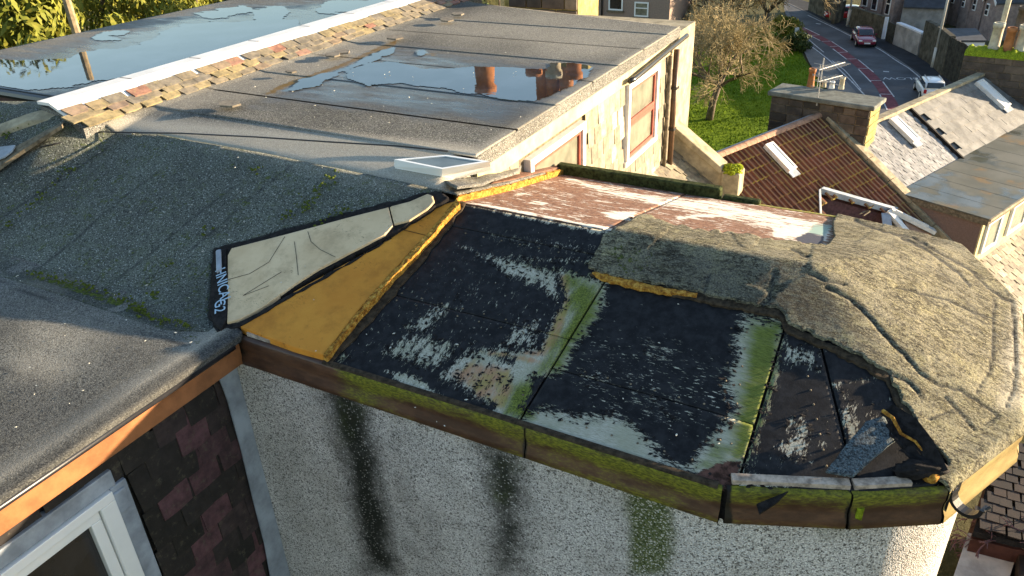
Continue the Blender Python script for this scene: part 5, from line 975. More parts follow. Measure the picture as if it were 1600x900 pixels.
# flat roofed dormer
ZD = 4.42; q0, q1 = ns(Z(1415, 298, ZD)), ns(Z(1540, 346, ZD)); S0 = (q0[0]+q1[0])/2; T0, T1 = q0[1]-.1, q1[1]
DM = thing('flat_dormer', nb(S0+3, (T0+T1)/2, ZD-1.5), 'wide flat roofed dormer with a brown rendered cheek and white window on the slate house', 'dormer')
MT['zinc'] = NT('green_grey_membrane', .5, .5); _m = MT['zinc']; _n = _m.noise(.9, 5, .6); _c = _m.mix(_m.ramp(_n, .35, .65), (.09, .095, .075), (.14, .14, .115)); _c = _m.mix(_m.ramp(_m.noise(.7, 4, v=_m.map(_m.pos, (1, 1, 1), (0, 0, 0), (3, 7, 0))), .56, .66), _c, (.19, .12, .05)); _m.col(_c); _m.rough(_m.ramp(_m.noise(.6, 3, v=_m.map(_m.pos, (1, 1, 1), (0, 0, 0), (9, 2, 0))), .5, .6, .75, .12)); _m.bump(_m.noise(60), .2, .003); MT['zinc'] = _m.m
LD = 9.5; n_ = 11
for i in range(n_):
    a, b = S0+LD*i/n_+.008, S0+LD*(i+1)/n_; MB().prism([nb(a, T0, ZD+.0), nb(b, T0, ZD), nb(b, T1, ZD-.03), nb(a, T1, ZD-.03)], (0, 0, -.03)).build('roof_strip', MT['zinc'], DM, bevel=.006)
MB().prism([nb(S0+.02, T0, ZD-.04), nb(S0+LD, T0, ZD-.04), nb(S0+LD, T1-.02, ZD-.07), nb(S0+.02, T1-.02, ZD-.07)], (0, 0, -.16)).build('roof_edge', MT['batten'], DM)
MB().prism([nb(S0+.1, T0, 1.8), nb(S0+LD, T0, 1.8), nb(S0+LD, T1-.14, 1.8), nb(S0+.1, T1-.14, 1.8)], (0, 0, ZD-.2-1.8)).build('body', MT['cream_paint'], DM)
MB().prism([nb(S0+.08, T0, 1.8), nb(S0+.10, T0, 1.8), nb(S0+.10, T1-.18, 1.8), nb(S0+.08, T1-.18, 1.8)], (0, 0, ZD-.21-1.8)).build('cheek', plain('pink_brown_render', (.20, .135, .115), .95, .1, .15, 30, bump=.6), DM)
bar(nb(S0, T1+.01, ZD-.06), nb(S0+LD, T1+.01, ZD-.06), .05, .07, 'gutter', 'stone', DM); bar(nb(S0+.16, T1-.08, ZD-.25), nb(S0+.16, T1-.08, 2.2), .08, .08, 'downpipe', 'brown_pipe', DM); bar(nb(S0+.04, T1-.12, ZD-.25), nb(S0+.04, T1-.12, 2.2), .10, .06, 'corner_board', 'cream_paint', DM)
def nwin(par, s0, s1, z0, z1, t, glassm='glass_net'):
    fr = MB(); w_ = .09
    for a, b, c, d in ((s0, s1, z1-w_, z1), (s0, s1, z0, z0+w_), (s0, s0+w_, z0+w_+.001, z1-w_-.001), (s1-w_, s1, z0+w_+.001, z1-w_-.001)): fr.prism([nb(a, t-.02, c), nb(b, t-.02, c), nb(b, t-.02, d), nb(a, t-.02, d)], NV*.07)
    o = fr.build('window', MT['upvc'], par); MB().prism([nb(s0+.05, t, z0+.05), nb(s1-.05, t, z0+.05), nb(s1-.05, t, z1-.05), nb(s0+.05, t, z1-.05)], NV*.02).build('pane', MT[glassm], o)
nwin(DM, S0+.35, S0+1.25, 3.25, 4.15, T1-.13); nwin(DM, S0+1.9, S0+3.0, 3.25, 4.15, T1-.13); nwin(DM, S0+3.8, S0+4.9, 3.25, 4.15, T1-.13)
# ================================================================== MOSSY WALL, POTS, FAR STREET
def block(name, base, h, mat, label=None, cat=None, z0=0., parent=None, bevel=0, group=None):
    o = MB().prism([(p[0], p[1], z0) for p in base], (0, 0, h)).build(name, mat, parent, bevel=bevel); return tag(o, label, cat, group) if label else o
def along(a, b, th):                         # rectangle from a to b with thickness to the far side
    a, b = np.array(a)[:2], np.array(b)[:2]; d = (b-a)/np.linalg.norm(b-a); n = np.array([-d[1], d[0]]); n = n if n@a > 0 else -n; return [a, b, b+n*th, a+n*th]
MW = thing('mossy_wall_chimney', nb(14, 2, 0), 'massive dark stone chimney wall topped with moss and clay pots beyond the slate roof', 'chimney')
zw = 6.3; wl, wr = Z(1508, 80, zw), Z(1640, 92, zw); bs = along(wl, wr, .8); z = zw
MB().prism([(p[0], p[1], 0) for p in bs], (0, 0, zw-.05)).build('stack', MT['batten'], MW)
d_ = (wr-wl)/np.linalg.norm(wr-wl); n_ = np.array([-d_[1], d_[0], 0]); Lw = np.linalg.norm((wr-wl)[:2]); rr = random.Random(8); z = zw-2.6
while z < zw-.12:
    h = min(rr.uniform(.2, .3), zw-.06-z); a = 0
    while a < Lw-.05:
        w_ = min(rr.uniform(.35, .7), Lw-a); q = wl*[1, 1, 0]+d_*a; MB().prism([q+[0, 0, z+.012]+d_*.012-n_*.03, q+[0, 0, z+.012]+d_*(w_-.012)-n_*.03, q+[0, 0, z+.012]+d_*(w_-.012)+n_*.05, q+[0, 0, z+.012]+d_*.012+n_*.05], (0, 0, h-.024)).build('stone', MT['dark_stone'], MW, bevel=.012); a += w_
    z += h
me = bpy.data.meshes.new('moss'); gx = []; fx = []; nx_ = 60; ny_ = 8
for i in range(nx_):
    for j in range(ny_):
        u_, v_ = i/(nx_-1), j/(ny_-1); q = wl*[1, 1, 0]+d_*Lw*u_+n_*(.9*v_-.08); e = min(v_, 1-v_)*2; gx.append((q[0], q[1], zw-.12+.24*min(1, e*3)*(0.5+.8*float(vnoise(u_*24, v_*3, 1, 3)))))
for i in range(nx_-1):
    for j in range(ny_-1): fx.append((i*ny_+j, (i+1)*ny_+j, (i+1)*ny_+j+1, i*ny_+j+1))
mbx = MB(); mbx.v = gx; mbx.f = fx; mbx.build('moss_cap', MT['moss'], MW, smooth=True)
for x, y, r, h, m_ in [(1552, 76, .17, .85, 'creampot'), (1573, 79, .15, .75, 'terracotta'), (1592, 80, .16, .85, 'creampot')]: pot(Z(x, y, zw+.05), r, h, m_, MW)
mb = MB(); qq = Z(1590, 52, 5.2); qq2 = qq; FC = thing('finial_chimney', (qq[0], qq[1], 0), 'slim dark stone chimney with a tall pot rising behind the clay pots', 'chimney')
mb.box((qq[0]-.35, qq[1]-.35, 0), (qq[0]+.35, qq[1]+.35, 5.4)); mb.build('stack', MT['dark_stone'], FC, bevel=.02); pot((qq[0], qq[1], 5.4), .2, .9, 'dark_stone', FC)
MT['roofdark'] = plain('dark_slate_roof', (.045, .05, .06), .7, .4, .3, 2, bump=.3); MT['pinkstone'] = plain('pinkish_stone', (.27, .21, .19), .9, .2, .25, 3, bump=.4); MT['whiteren'] = plain('white_render', (.62, .64, .68), .85, .2, .1, 2, bump=.2); MT['greyren'] = plain('grey_stained_render', (.30, .28, .26), .9, .2, .3, 1.2, bump=.3); MT['darkwall'] = plain('dark_rubble', (.085, .078, .06), .95, .1, .5, 2.5, bump=1.); MT['brownroof'] = plain('brown_roof', (.20, .15, .10), .85, .2, .25, 3, bump=.4); MT['fence'] = plain('dark_fence', (.04, .038, .03), .9, .2, .5, 4)
# boundary walls on the far side of the road
def wallpx(pts, h, th, mat, label, name='boundary_wall', cat='wall', cope=None, group=None):
    P = [np.array(G(*p)) for p in pts]; T = thing(name, (*P[0], 0), label, cat, group)
    for a, b in zip(P[:-1], P[1:]):
        MB().prism([(p[0], p[1], 0) for p in along(a, b, th)], (0, 0, h)).build('wall_length', mat, T, bevel=.03)
        if cope: q = along(a, b, th+.1); MB().prism([(p[0], p[1], h) for p in q], (0, 0, .12)).build('coping', cope, T, bevel=.02)
    return T
wallpx([(1262,16),(1285,27),(1304,36)], 2.4, .4, MT['darkwall'], 'dark ivy grown stone wall at the far bend of the road')
wallpx([(1304,38),(1318,32)], 1.5, .3, MT['darkwall'], 'short stone return wall beside the parked red car', cope=MT['stone'])
wallpx([(1326,42),(1345,50),(1362,56),(1379,61)], 1.5, .35, MT['darkwall'], 'brown rubble wall behind the moving red car')
wallpx([(1383,64),(1393,69)], 1.3, .12, MT['fence'], 'brown timber gate between the white post and the pale wall', 'gate', 'gate')
wallpx([(1394,69),(1412,77),(1432,87)], 1.35, .25, MT['greyren'], 'pale rendered garden wall with stained face along the road', cope=MT['whiteren'])
wallpx([(1434,89),(1446,96),(1458,106),(1470,118)], 2.3, .35, MT['darkwall'], 'dark overgrown stone wall beside the lamp post')
FT = thing('timber_fence', (*G(1472, 119), 0), 'dark upright board fence behind the white car', 'fence')
Pa, Pb = np.array(G(1471,118)), np.array(G(1520,150)); nf = 16
for i in range(nf): a = Pa+(Pb-Pa)*i/nf; b = Pa+(Pb-Pa)*(i+.9)/nf; MB().prism([(p[0], p[1], 0) for p in along(a, b, .05)], (0, 0, 2.2+.1*random.random())).build('fence_board', MT['fence'], FT)
o = block('gate_post', along(G(1376.5, 61), G(1381, 61.5), .22), 1.5, MT['whiteren'], 'white square gate post at the end of the brown rubble wall', 'post')
# lamp posts
def lamp(xb, yb, xt, yt, r, label):
    p = Z(xb, yb, 0); h = 9.
    T = thing('lamp_post', p, label, 'lamp post', 'lamp posts along the road'); lean = np.zeros(3)
    q = p+np.array([0, 0, 7.5]); mb = MB(); mb.tube([p, p+[0, 0, 1.2]], r*1.5, 10); mb.build('base', MT['alu'], T, smooth=True); mb = MB(); mb.tube([p+[0, 0, 1.2], q], r, 10, r*.6); mb.build('pole', MT['alu'], T, smooth=True)
    mb = MB(); mb.tube([q, q+[-.3, -.2, .2], q+[-.9, -.5, .25]], .04, 6); mb.build('arm', MT['alu'], T); mb = MB(); mb.box((q[0]-1.4, q[1]-.7, q[2]+.2), (q[0]-.85, q[1]-.4, q[2]+.32)); mb.build('lantern', MT['alu'], T, bevel=.03)
lamp(1457, 105, 0, 0, .085, 'grey lamp post against the dark overgrown wall, nearest the white car'); lamp(1324, 41, 0, 0, .08, 'grey lamp post by the parked red car'); 
p_ = Z(1556, 78, 5.0); T = thing('telegraph_pole', (p_[0], p_[1], 0), 'tall pale pole rising behind the mossy chimney wall', 'pole'); mb = MB(); mb.tube([(p_[0], p_[1], 0), (p_[0], p_[1], 12)], .12, 10, .09); mb.build('shaft', MT['creampot'], T, smooth=True)
mb = MB(); mb.box((p_[0]-.6, p_[1]-.06, 11.4), (p_[0]+.6, p_[1]+.06, 11.5)); mb.build('crossarm', MT['batten'], T)
# outbuildings
def shed(pts, z, h, roofm, wallm, label, name='outbuilding'):
    P = [Z(*p, z) for p in pts]; c = sum(P)/len(P); T = thing(name, (c[0], c[1], 0), label, 'outbuilding')
    MB().prism([np.array([c[0]+(p[0]-c[0])*.96, c[1]+(p[1]-c[1])*.96, 0]) for p in P], (0, 0, z-.1)).build('wall', wallm, T); MB().prism([p-[0, 0, .12] for p in P], (0, 0, .12)).build('roof', roofm, T); return T
shed([(1468,66),(1499,66),(1502,63),(1542,63),(1525,44),(1474,44),(1462,54)], 1.6, 1.6, MT['roofdark'], MT['whiteren'], 'white outbuilding with a dark flat roof behind the roadside walls')
shed([(1488,76),(1508,88),(1516,84),(1500,72)], 1.4, 1.4, MT['roofdark'], MT['darkwall'], 'low dark lean-to in front of the white outbuilding')
# gabled houses: front wall from left/right base point, gable or eaves roof going back
def gabled(a, b, depth, h, rise, wallm, roofm, label, group=None, wins=(), name='terraced_house', barge=True, ridge_back=True, side=None, fz=0.):
    a = np.array([*a[:2], fz]); b = np.array([*b[:2], fz]); w_ = np.linalg.norm(b-a); d = (b-a)/w_; n = np.array([-d[1], d[0], 0]); n = n if n@a > 0 else -n
    T = thing(name, (a+b)/2, label, 'house', group)
    up = lambda z: np.array([0, 0, z])
    if ridge_back:
        MB().prism([a, b, b+up(h), (a+b)/2+up(h+rise), a+up(h)], n*depth).build('wall', wallm, T)
        for s0, s1 in ((a, (a+b)/2), (b, (a+b)/2)):
            e = s0+up(h)+(s0-s1)/np.linalg.norm(s0-s1)*.12-up(.1)-n*.15; MB().prism([e, s1+up(h+rise)-n*.15, s1+up(h+rise+.1)-n*.15, e+up(.1)], n*(depth+.2)).build('roof', roofm, T)
            if barge: MB().prism([e-up(.08), s1+up(h+rise-.08)-n*.15, s1+up(h+rise+.12)-n*.15, e+up(.12)], -n*.05).build('barge_board', MT['whitewood'], T)
    else:
        MB().prism([a, a+n*depth, a+n*depth+up(h), a+n*depth/2+up(h+rise), a+up(h)], b-a).build('wall', wallm, T)
        MB().prism([a+up(h-.1)-n*.2, a+n*depth/2+up(h+rise+.05), a+n*depth/2+up(h+rise+.15), a+up(h)-n*.2], b-a).build('roof', roofm, T); MB().prism([a+n*depth+up(h-.1)+n*.2, a+n*depth/2+up(h+rise+.05), a+n*depth/2+up(h+rise+.15), a+n*depth+up(h)+n*.2], b-a).build('roof', roofm, T)
    for u0, u1, z0, z1 in wins:
        o = MB().prism([a+d*w_*u0+up(z0)-n*.06, a+d*w_*u1+up(z0)-n*.06, a+d*w_*u1+up(z1)-n*.06, a+d*w_*u0+up(z1)-n*.06], n*.08).build('window', MT['upvc'], T); m_ = .12*(u1-u0); zz = (z0+z1)/2
        for c0, c1 in ((z0+.08, zz-.04), (zz+.04, z1-.08)): MB().prism([a+d*w_*(u0+m_)+up(c0)-n*.08, a+d*w_*(u1-m_)+up(c0)-n*.08, a+d*w_*(u1-m_)+up(c1)-n*.08, a+d*w_*(u0+m_)+up(c1)-n*.08], n*.03).build('pane', MT['glass_dark'], o)
    return T
GP = lambda x, y, z=0: Z(x, y, z)
gabled(GP(1341, 26), GP(1373, 36), 7, 4.6, 2.2, MT['pinkstone'], MT['roofdark'], 'pinkish stone house with two tall white windows above the rubble wall', None, [(.10, .34, .9, 2.6), (.55, .80, .8, 2.5)], 'stone_house', ridge_back=False)
gabled(GP(1376, 38), GP(1391, 43), 6, 3.2, 1.6, MT['pinkstone'], MT['roofdark'], 'narrow stone annexe with a single white window beside the drainpipe', None, [(.25, .65, .8, 2.4)], 'stone_house', ridge_back=False)
gabled(GP(1404, 47), GP(1470, 50), 5, 1.7, .9, MT['greyren'], MT['roofdark'], 'low dark roofed rear extension in front of the brown roofed house', None, [], 'rear_extension', ridge_back=False)
gabled(GP(1400, 36), GP(1476, 40), 9, 3.4, 3.4, MT['greyren'], MT['brownroof'], 'house with a broad brown roof above the dark roofed extension', None, [], 'brown_roofed_house', ridge_back=False)
tl = [((1477, 36), (1491, 41), 'first gabled rear wing from the brown roofed house'), ((1493, 43), (1506, 48), 'second gabled rear wing from the brown roofed house'), ((1508, 48), (1525, 55), 'third gabled rear wing, its pink wall above the dark flat roof'), ((1527, 57), (1544, 64), 'fourth gabled rear wing, nearest the cream chimney pot')]
for k, (p, q, l) in enumerate(tl): gabled(GP(*p), GP(*q), 6.5, 2.5, .7, MT['pinkstone'], MT['roofdark'], l, 'gabled rear wings of the terrace', [(.2, .45, 1.5, 2.3)], 'rear_wing')
tl = [((1497, 12), (1514, 17)), ((1516, 20), (1534, 26)), ((1536, 26), (1555, 33)), ((1556, 32), (1575, 40)), ((1577, 40), (1600, 47))]
nm = ['farthest', 'second farthest', 'middle', 'second nearest', 'nearest']
for k, (p, q) in enumerate(tl): gabled(GP(*p), GP(*q), 5, 3.2, 1.2, MT['whiteren'], MT['roofdark'], nm[k]+' white gabled house in the row behind the pink rear wings', 'white gabled houses in the far row', [(.3, .6, 1.6, 2.6)], 'white_gabled_house')
gabled(GP(1600, 60), GP(1680, 80), 8, 3.0, 3, MT['greyren'], MT['roofdark'], 'long blue slate roof at the right edge behind the chimney pots', None, [], 'slate_terrace', ridge_back=False)
# ---- cars
MT['rubber'] = plain('tyre', (.012, .012, .013), .9, .2, .2, 9); MT['carglass'] = glass('car_glass', (.035, .045, .055), .05); MT['lightglass'] = plain('headlight', (.7, .7, .68), .1, .6, .05, 9, bump=0); MT['redlight'] = plain('tail_lamp', (.35, .01, .02), .15, .6, .1, 9, bump=0)
def carpaint(name, c): m = NT(name, .25, .6); m.col(c); m.b.inputs['Coat Weight'].default_value = .8; return m.m
def car(name, P, head, paint_, label, hatch=False, group=None, plate='white'):
    ang = math.atan2(head[1], head[0]); T = thing(name, (P[0], P[1], .02), label, 'car', group, rz=ang); T.scale = (.74, .74, .74); L, Wd, Hh = (3.8, 1.68, 1.42) if hatch else (4.2, 1.76, 1.43)
    def loft(nm, st, mat, par, sub=1):   # st: x, [(y,z)...] half section from bottom centre outward to top centre
        V = []; Fq = []; n = None
        for x, sec in st:
            full = [(x, y, z) for y, z in sec]+[(x, -y, z) for y, z in sec[::-1] if y > 1e-6]; n = len(full); V += full
        for i in range(len(st)-1):
            for k in range(n): Fq.append((i*n+k, i*n+(k+1) % n, (i+1)*n+(k+1) % n, (i+1)*n+k))
        Fq += [tuple(range(n))[::-1], tuple((len(st)-1)*n+k for k in range(n))]
        me = bpy.data.meshes.new(nm); me.from_pydata(V, [], Fq); bm = bmesh.new(); bm.from_mesh(me); bmesh.ops.recalc_face_normals(bm, faces=bm.faces); bm.to_mesh(me); bm.free(); me.polygons.foreach_set('use_smooth', [True]*len(Fq)); o = link(nm, me, par, mat)
        if sub: m = o.modifiers.new('s', 'SUBSURF'); m.levels = sub; m.render_levels = sub+1
        return o
    h = L/2; w2 = Wd/2
    def sec(w_, zb, zs, zt): return [(0, zb), (w_*.85, zb), (w_, zb+.12), (w_, zs*.75+.1), (w_*.97, zs), (w_*.8, zt), (0, zt+.02)]
    body = loft('body', [(-h, sec(w2*.80, .38, .70, .78)), (-h+.06, sec(w2*.90, .28, .78, .86)), (-h*.75, sec(w2*.98, .2, .86, .93)), (-h*.3, sec(w2, .18, .88, .93)), (h*.3, sec(w2, .18, .86, .92)), (h*.62, sec(w2*.98, .2, .78, .86)), (h-.12, sec(w2*.90, .25, .66, .74)), (h, sec(w2*.78, .32, .55, .62))], paint_, T)
    r0, r1, f1, f0 = (-h+.12, -h+.35, .45, 1.0) if hatch else (-h+.15, -h+.75, .25, 1.05)
    def cs(w_, z): return [(0, .8), (w_, .8), (w_, .84), (w_*.96, z-.08), (w_*.85, z-.01), (0, z)]
    cab = loft('cabin', [(r0, cs(w2*.84, .93)), (r1, cs(w2*.86, Hh-.02)), (-.3, cs(w2*.86, Hh)), (f1, cs(w2*.84, Hh-.02)), (f0, cs(w2*.84, .92))], paint_, T)
    def quad(nm, pts, mat, par): mb = MB(); mb.v = pts; mb.f = [tuple(range(len(pts)))]; me = mb.mesh(nm); o = link(nm, me, par, mat); m = o.modifiers.new('t', 'SOLIDIFY'); m.thickness = .02; m.offset = 1; return o
    e = .03
    quad('windscreen', [(f0+e-.06, w2*.72, .97), (f0+e-.06, -w2*.72, .97), (f1+e+.08, -w2*.66, Hh-.07), (f1+e+.08, w2*.66, Hh-.07)], MT['carglass'], T)
    quad('rear_window', [(r0-e+.02, -w2*.70, .98), (r0-e+.02, w2*.70, .98), (r1-e-.04, w2*.64, Hh-.08), (r1-e-.04, -w2*.64, Hh-.08)], MT['carglass'], T)
    for s in (1, -1): quad('side_window', [(r1-.25, s*(w2*.86+.012), .95), (f0-.25, s*(w2*.86+.012), .95), (f1+.02, s*(w2*.80+.012), Hh-.13), (r1+.05, s*(w2*.80+.012), Hh-.13)][::s], MT['carglass'], T)
    for x in (-h*.66, h*.66):
        for s in (1, -1):
            mb = MB(); mb.tube([(x, s*(w2-.20), .31), (x, s*(w2+.01), .31)], .31, 18); me = mb.mesh('wheel'); wo_ = link('wheel', me, T, MT['rubber']); mb = MB(); mb.tube([(x, s*(w2+.005), .31), (x, s*(w2+.025), .31)], .19, 12); link('rim', mb.mesh('rim'), wo_, MT['alu'])
    for s in (1, -1):
        mb = MB(); mb.box((h-.22, s*w2*.66-.16, .56), (h-.03, s*w2*.66+.16, .70)); me = mb.mesh('headlight'); o = link('headlight', me, T, MT['lightglass']); m = o.modifiers.new('b', 'BEVEL'); m.width = .04
        mb = MB(); mb.box((-h-.01, s*w2*.74-.09, .60), (-h+.15, s*w2*.74+.11, .88)); me = mb.mesh('tail_light'); o = link('tail_light', me, T, MT['redlight']); m = o.modifiers.new('b', 'BEVEL'); m.width = .03
        mb = MB(); mb.box((f1+.35, s*(w2+.02)-.08, .92), (f1+.5, s*(w2+.02)+.08, 1.04)); me = mb.mesh('mirror'); o = link('mirror', me, T, paint_); m = o.modifiers.new('b', 'BEVEL'); m.width = .03
    mb = MB(); mb.box((h-.02, -.26, .38), (h+.02, .26, .50)); link('number_plate', mb.mesh('number_plate'), T, MT['upvc']); mb = MB(); mb.box((-h-.03, -.26, .62), (-h+.01, .26, .73)); link('number_plate', mb.mesh('number_plate'), T, plain('yellow_plate', (.55, .42, .05), .4, .4, .05, 9, bump=0))
    mb = MB(); mb.box((h-.05, -.55, .24), (h+.01, .55, .34)); link('grille', mb.mesh('grille'), T, MT['rubber'])
    if hatch: 
        mb = MB(); mb.box((-h+.3, -w2*.6, Hh+.0), (.2, -w2*.56, Hh+.05)); mb.box((-h+.3, w2*.56, Hh+.0), (.2, w2*.6, Hh+.05)); link('roof_rail', mb.mesh('roof_rail'), T, MT['alu'])
    return T
MT['car_red'] = carpaint('metallic_red_paint', (.22, .012, .035)); MT['car_red2'] = carpaint('bright_red_paint', (.42, .02, .02)); MT['car_white'] = carpaint('white_paint', (.75, .76, .76))
def hd(p, q): a = Z(*p, 0); b = Z(*q, 0); return (b-a)[:2]
car('red_car', Z(1348, 68, 0), hd((1332, 50), (1356, 84)), MT['car_red'], 'dark red car driving towards us on the road past the rubble wall')
car('parked_red_car', Z(1320, 30, 0), hd((1330, 34), (1306, 34)), MT['car_red2'], 'bright red car parked off the road behind the lamp post')
car('white_car', Z(1450, 149, 0), hd((1466, 166), (1430, 108)), MT['car_white'], 'white hatchback seen from behind beside the upside down road lettering', hatch=True)

# ================================================================== BEYOND OUR ROOF: chimney, brown house
SC = thing('rear_chimney', (-5.5, 13, 0), 'stone chimney stack with clay pots standing just behind the far edge of the flat roof', 'chimney')
ca, cb = YY(796, 12, 12.7), YY(903, 16, 12.7)
MB().box((ca[0], 12.7, 0), (cb[0], 13.5, 11.45)).build('stack', MT['lit_stone'], SC)  # stack colour carries sunlight for the side, front stones carry the shade
rr = random.Random(6); z = 10.3
while z < 11.4:
    a = ca[0]
    while a < cb[0]-.02: w_ = min(rr.uniform(.3, .5), cb[0]-a); MB().box((a+.01, 12.66, z+.01), (a+w_-.01, 12.71, z+.21)).build('stone', MT['dark_stone'], SC, bevel=.01); a += w_
    z += .22
MB().box((ca[0]-.08, 12.6, 11.45), (cb[0]+.08, 13.6, 11.58)).build('cap_slab', MT['stone'], SC, bevel=.02)
for k in range(3): pot((ca[0]+.25+k*(cb[0]-ca[0]-.5)/2, 13.1, 11.58), .15, .6, 'terracotta' if k != 1 else 'creampot', SC)
T = thing('far_chimney', (*mir(865, 110, 10.7, 24)[:2], 0), 'tall chimney with three orange pots farther behind, seen reflected in the puddle', 'chimney')
for k, (x, y, h_) in enumerate([(848, 118, .9), (863, 118, .9), (885, 122, 1.1)]):
    q = mir(x, y-14, 10.7, 24.0); pot((q[0], q[1], q[2]-.2), .26, h_+.9, 'terracotta', T)
q = mir(866, 100, 10.7, 24.0); MB().box((q[0]-1.6, 23.6, 0), (q[0]+1.4, 24.4, q[2]-.0)).build('stack', MT['lit_stone'], T)
T = thing('far_chimney', (*mir(757, 110, 10.7, 22)[:2], 0), 'slim chimney with one wide clay pot farther behind, seen reflected in the puddle', 'chimney'); q = mir(757, 106, 10.7, 22); pot((q[0], q[1], q[2]-.2), .34, 1.0, 'terracotta', T); MB().box((q[0]-.45, 21.6, 0), (q[0]+.45, 22.4, q[2]-.2)).build('stack', MT['lit_stone'], T)
BH = thing('brown_house', (*Z(960, 30, 3)[:2], 0), 'brown harled house with two white framed windows beyond the flat roof', 'house'); yb = 52.
bl, br_ = YY(926, 10, yb), YY(1046, 20, yb); MT['brownharl'] = plain('brown_harling', (.27, .20, .165), .95, .15, .12, 12, bump=.5)
MB().box((bl[0], yb, 0), (br_[0], yb+5, 8)).build('wall', MT['brownharl'], BH)
MB().prism([(bl[0]-.3, yb-.3, 7.9), (bl[0]-.3, yb+5.3, 7.9), (bl[0]-.3, yb+2.5, 10)], (br_[0]-bl[0]+.6, 0, 0)).build('roof', MT['roofdark'], BH)
for x0, y0, x1, y1 in [(951, -14, 974, 16), (991, 3, 1014, 26)]:
    a, b = YY(x0, y1, yb), YY(x1, y0, yb); z0, z1 = YY((x0+x1)/2, y1, yb)[2], YY((x0+x1)/2, y0, yb)[2]; t = .09
    fr = MB()
    for p, q_, c, d in ((a[0], b[0], z1-t, z1), (a[0], b[0], z0, z0+t), (a[0], a[0]+t, z0+t+.001, z1-t-.001), (b[0]-t, b[0], z0+t+.001, z1-t-.001), (a[0]+t+.001, b[0]-t-.001, z1-.42, z1-.36)): fr.box((p, yb-.06, c), (q_, yb+.02, d))
    o = fr.build('window', MT['upvc'], BH); MB().box((a[0]+t*.5, yb-.02, z0+t*.5), (b[0]-t*.5, yb+.005, z1-t*.5)).build('pane', MT['glass_net'] if x0 > 980 else MT['glass_dark'], o); MB().box((a[0]-.1, yb-.14, z0-.12), (b[0]+.1, yb, z0-.005)).build('sill', MT['batten'], o)
pipe('downpipe', [(YY(941, 10, yb)[0], yb-.08, 8), (YY(941, 10, yb)[0], yb-.08, 0)], .06, 'black_plastic', BH)
# ================================================================== TREES
def mat_leaf(name, c1, c2, c3):
    m = NT(name, .7, .2); n = m.noise(.9, 4, .6); n2 = m.noise(5, 3, .7); c = m.mix(m.ramp(n, .38, .62), c1, c2); c = m.mix(m.ramp(n2, .45, .7, 0, .8), c, c3); m.col(c); m.b.inputs['Transmission Weight'].default_value = 0; return m.m
MT['leaf_y'] = mat_leaf('yellow_green_leaves', (.10, .12, .015), (.17, .18, .025), (.24, .22, .04)); MT['leaf_d'] = mat_leaf('conifer_needles', (.025, .045, .012), (.05, .075, .015), (.09, .11, .02)); MT['bark'] = plain('bark', (.13, .105, .08), .95, .1, .4, 8, bump=.8); MT['bark_lit'] = plain('pale_bark', (.25, .20, .13), .95, .1, .3, 8, bump=.6)
def leafy(name, base, h, r, n, ls, mat, label, seed=0, conif=False, group=None):
    rg = np.random.default_rng(seed); T = thing(name, base, label, 'tree', group); base = np.array(base); mb = MB(); mb.tube([base, base+[0, 0, h*.5], base+[.1, .1, h*.92]], r*.09, 8, r*.02); mb.build('trunk', MT['bark'], T)
    K = 26 if not conif else 60; V = []; Fq = []; cl = []
    for k in range(K):
        a = rg.uniform(0, 6.28); t = rg.uniform(.12, 1); rad = r*(math.sqrt(max(0, 1-((t-.5)/.56)**2)) if not conif else (1.05-t)*.95)*rg.uniform(.35, 1.); cl.append((base[0]+rad*math.cos(a), base[1]+rad*math.sin(a), h*t, r*rg.uniform(.20, .42) if not conif else r*.28*(1.15-t)))
    for c in cl:
        m_ = n//K; d = rg.normal(0, 1, (m_, 3)); d /= np.linalg.norm(d, axis=1)[:, None]; rr_ = c[3]*rg.uniform(.55, 1.1, m_)[:, None]; P = np.array(c[:3])+d*rr_*([1, 1, .8] if not conif else [1.5, 1.5, .35]); u_ = rg.normal(0, 1, (m_, 3)); u_ /= np.linalg.norm(u_, axis=1)[:, None]; v_ = np.cross(u_, d); v_ /= np.maximum(1e-6, np.linalg.norm(v_, axis=1))[:, None]; s = ls*rg.uniform(.5, 1.3, m_)[:, None]
        if not conif: v_[:, 2] -= .6
        q = np.stack([P-u_*s*.35, P+v_*s*.8, P+u_*s*.35, P-v_*s*.8], 1).reshape(-1, 3); b = len(V); V += q.tolist(); Fq += [(b+4*i, b+4*i+1, b+4*i+2, b+4*i+3) for i in range(m_)]
    me = bpy.data.meshes.new('crown'); me.from_pydata((np.array(V)-base).tolist(), [], Fq); me.update(); link('crown', me, T, mat); return T
def gp(x, y, dist):                  # ground point below the line of sight at a horizontal distance
    d = ray(x, y); k = dist/np.hypot(d[0], d[1]); p = CAM+d*k; return (p[0], p[1], 0.), p[2]
gs = 'leafy trees beyond the west flat roof'
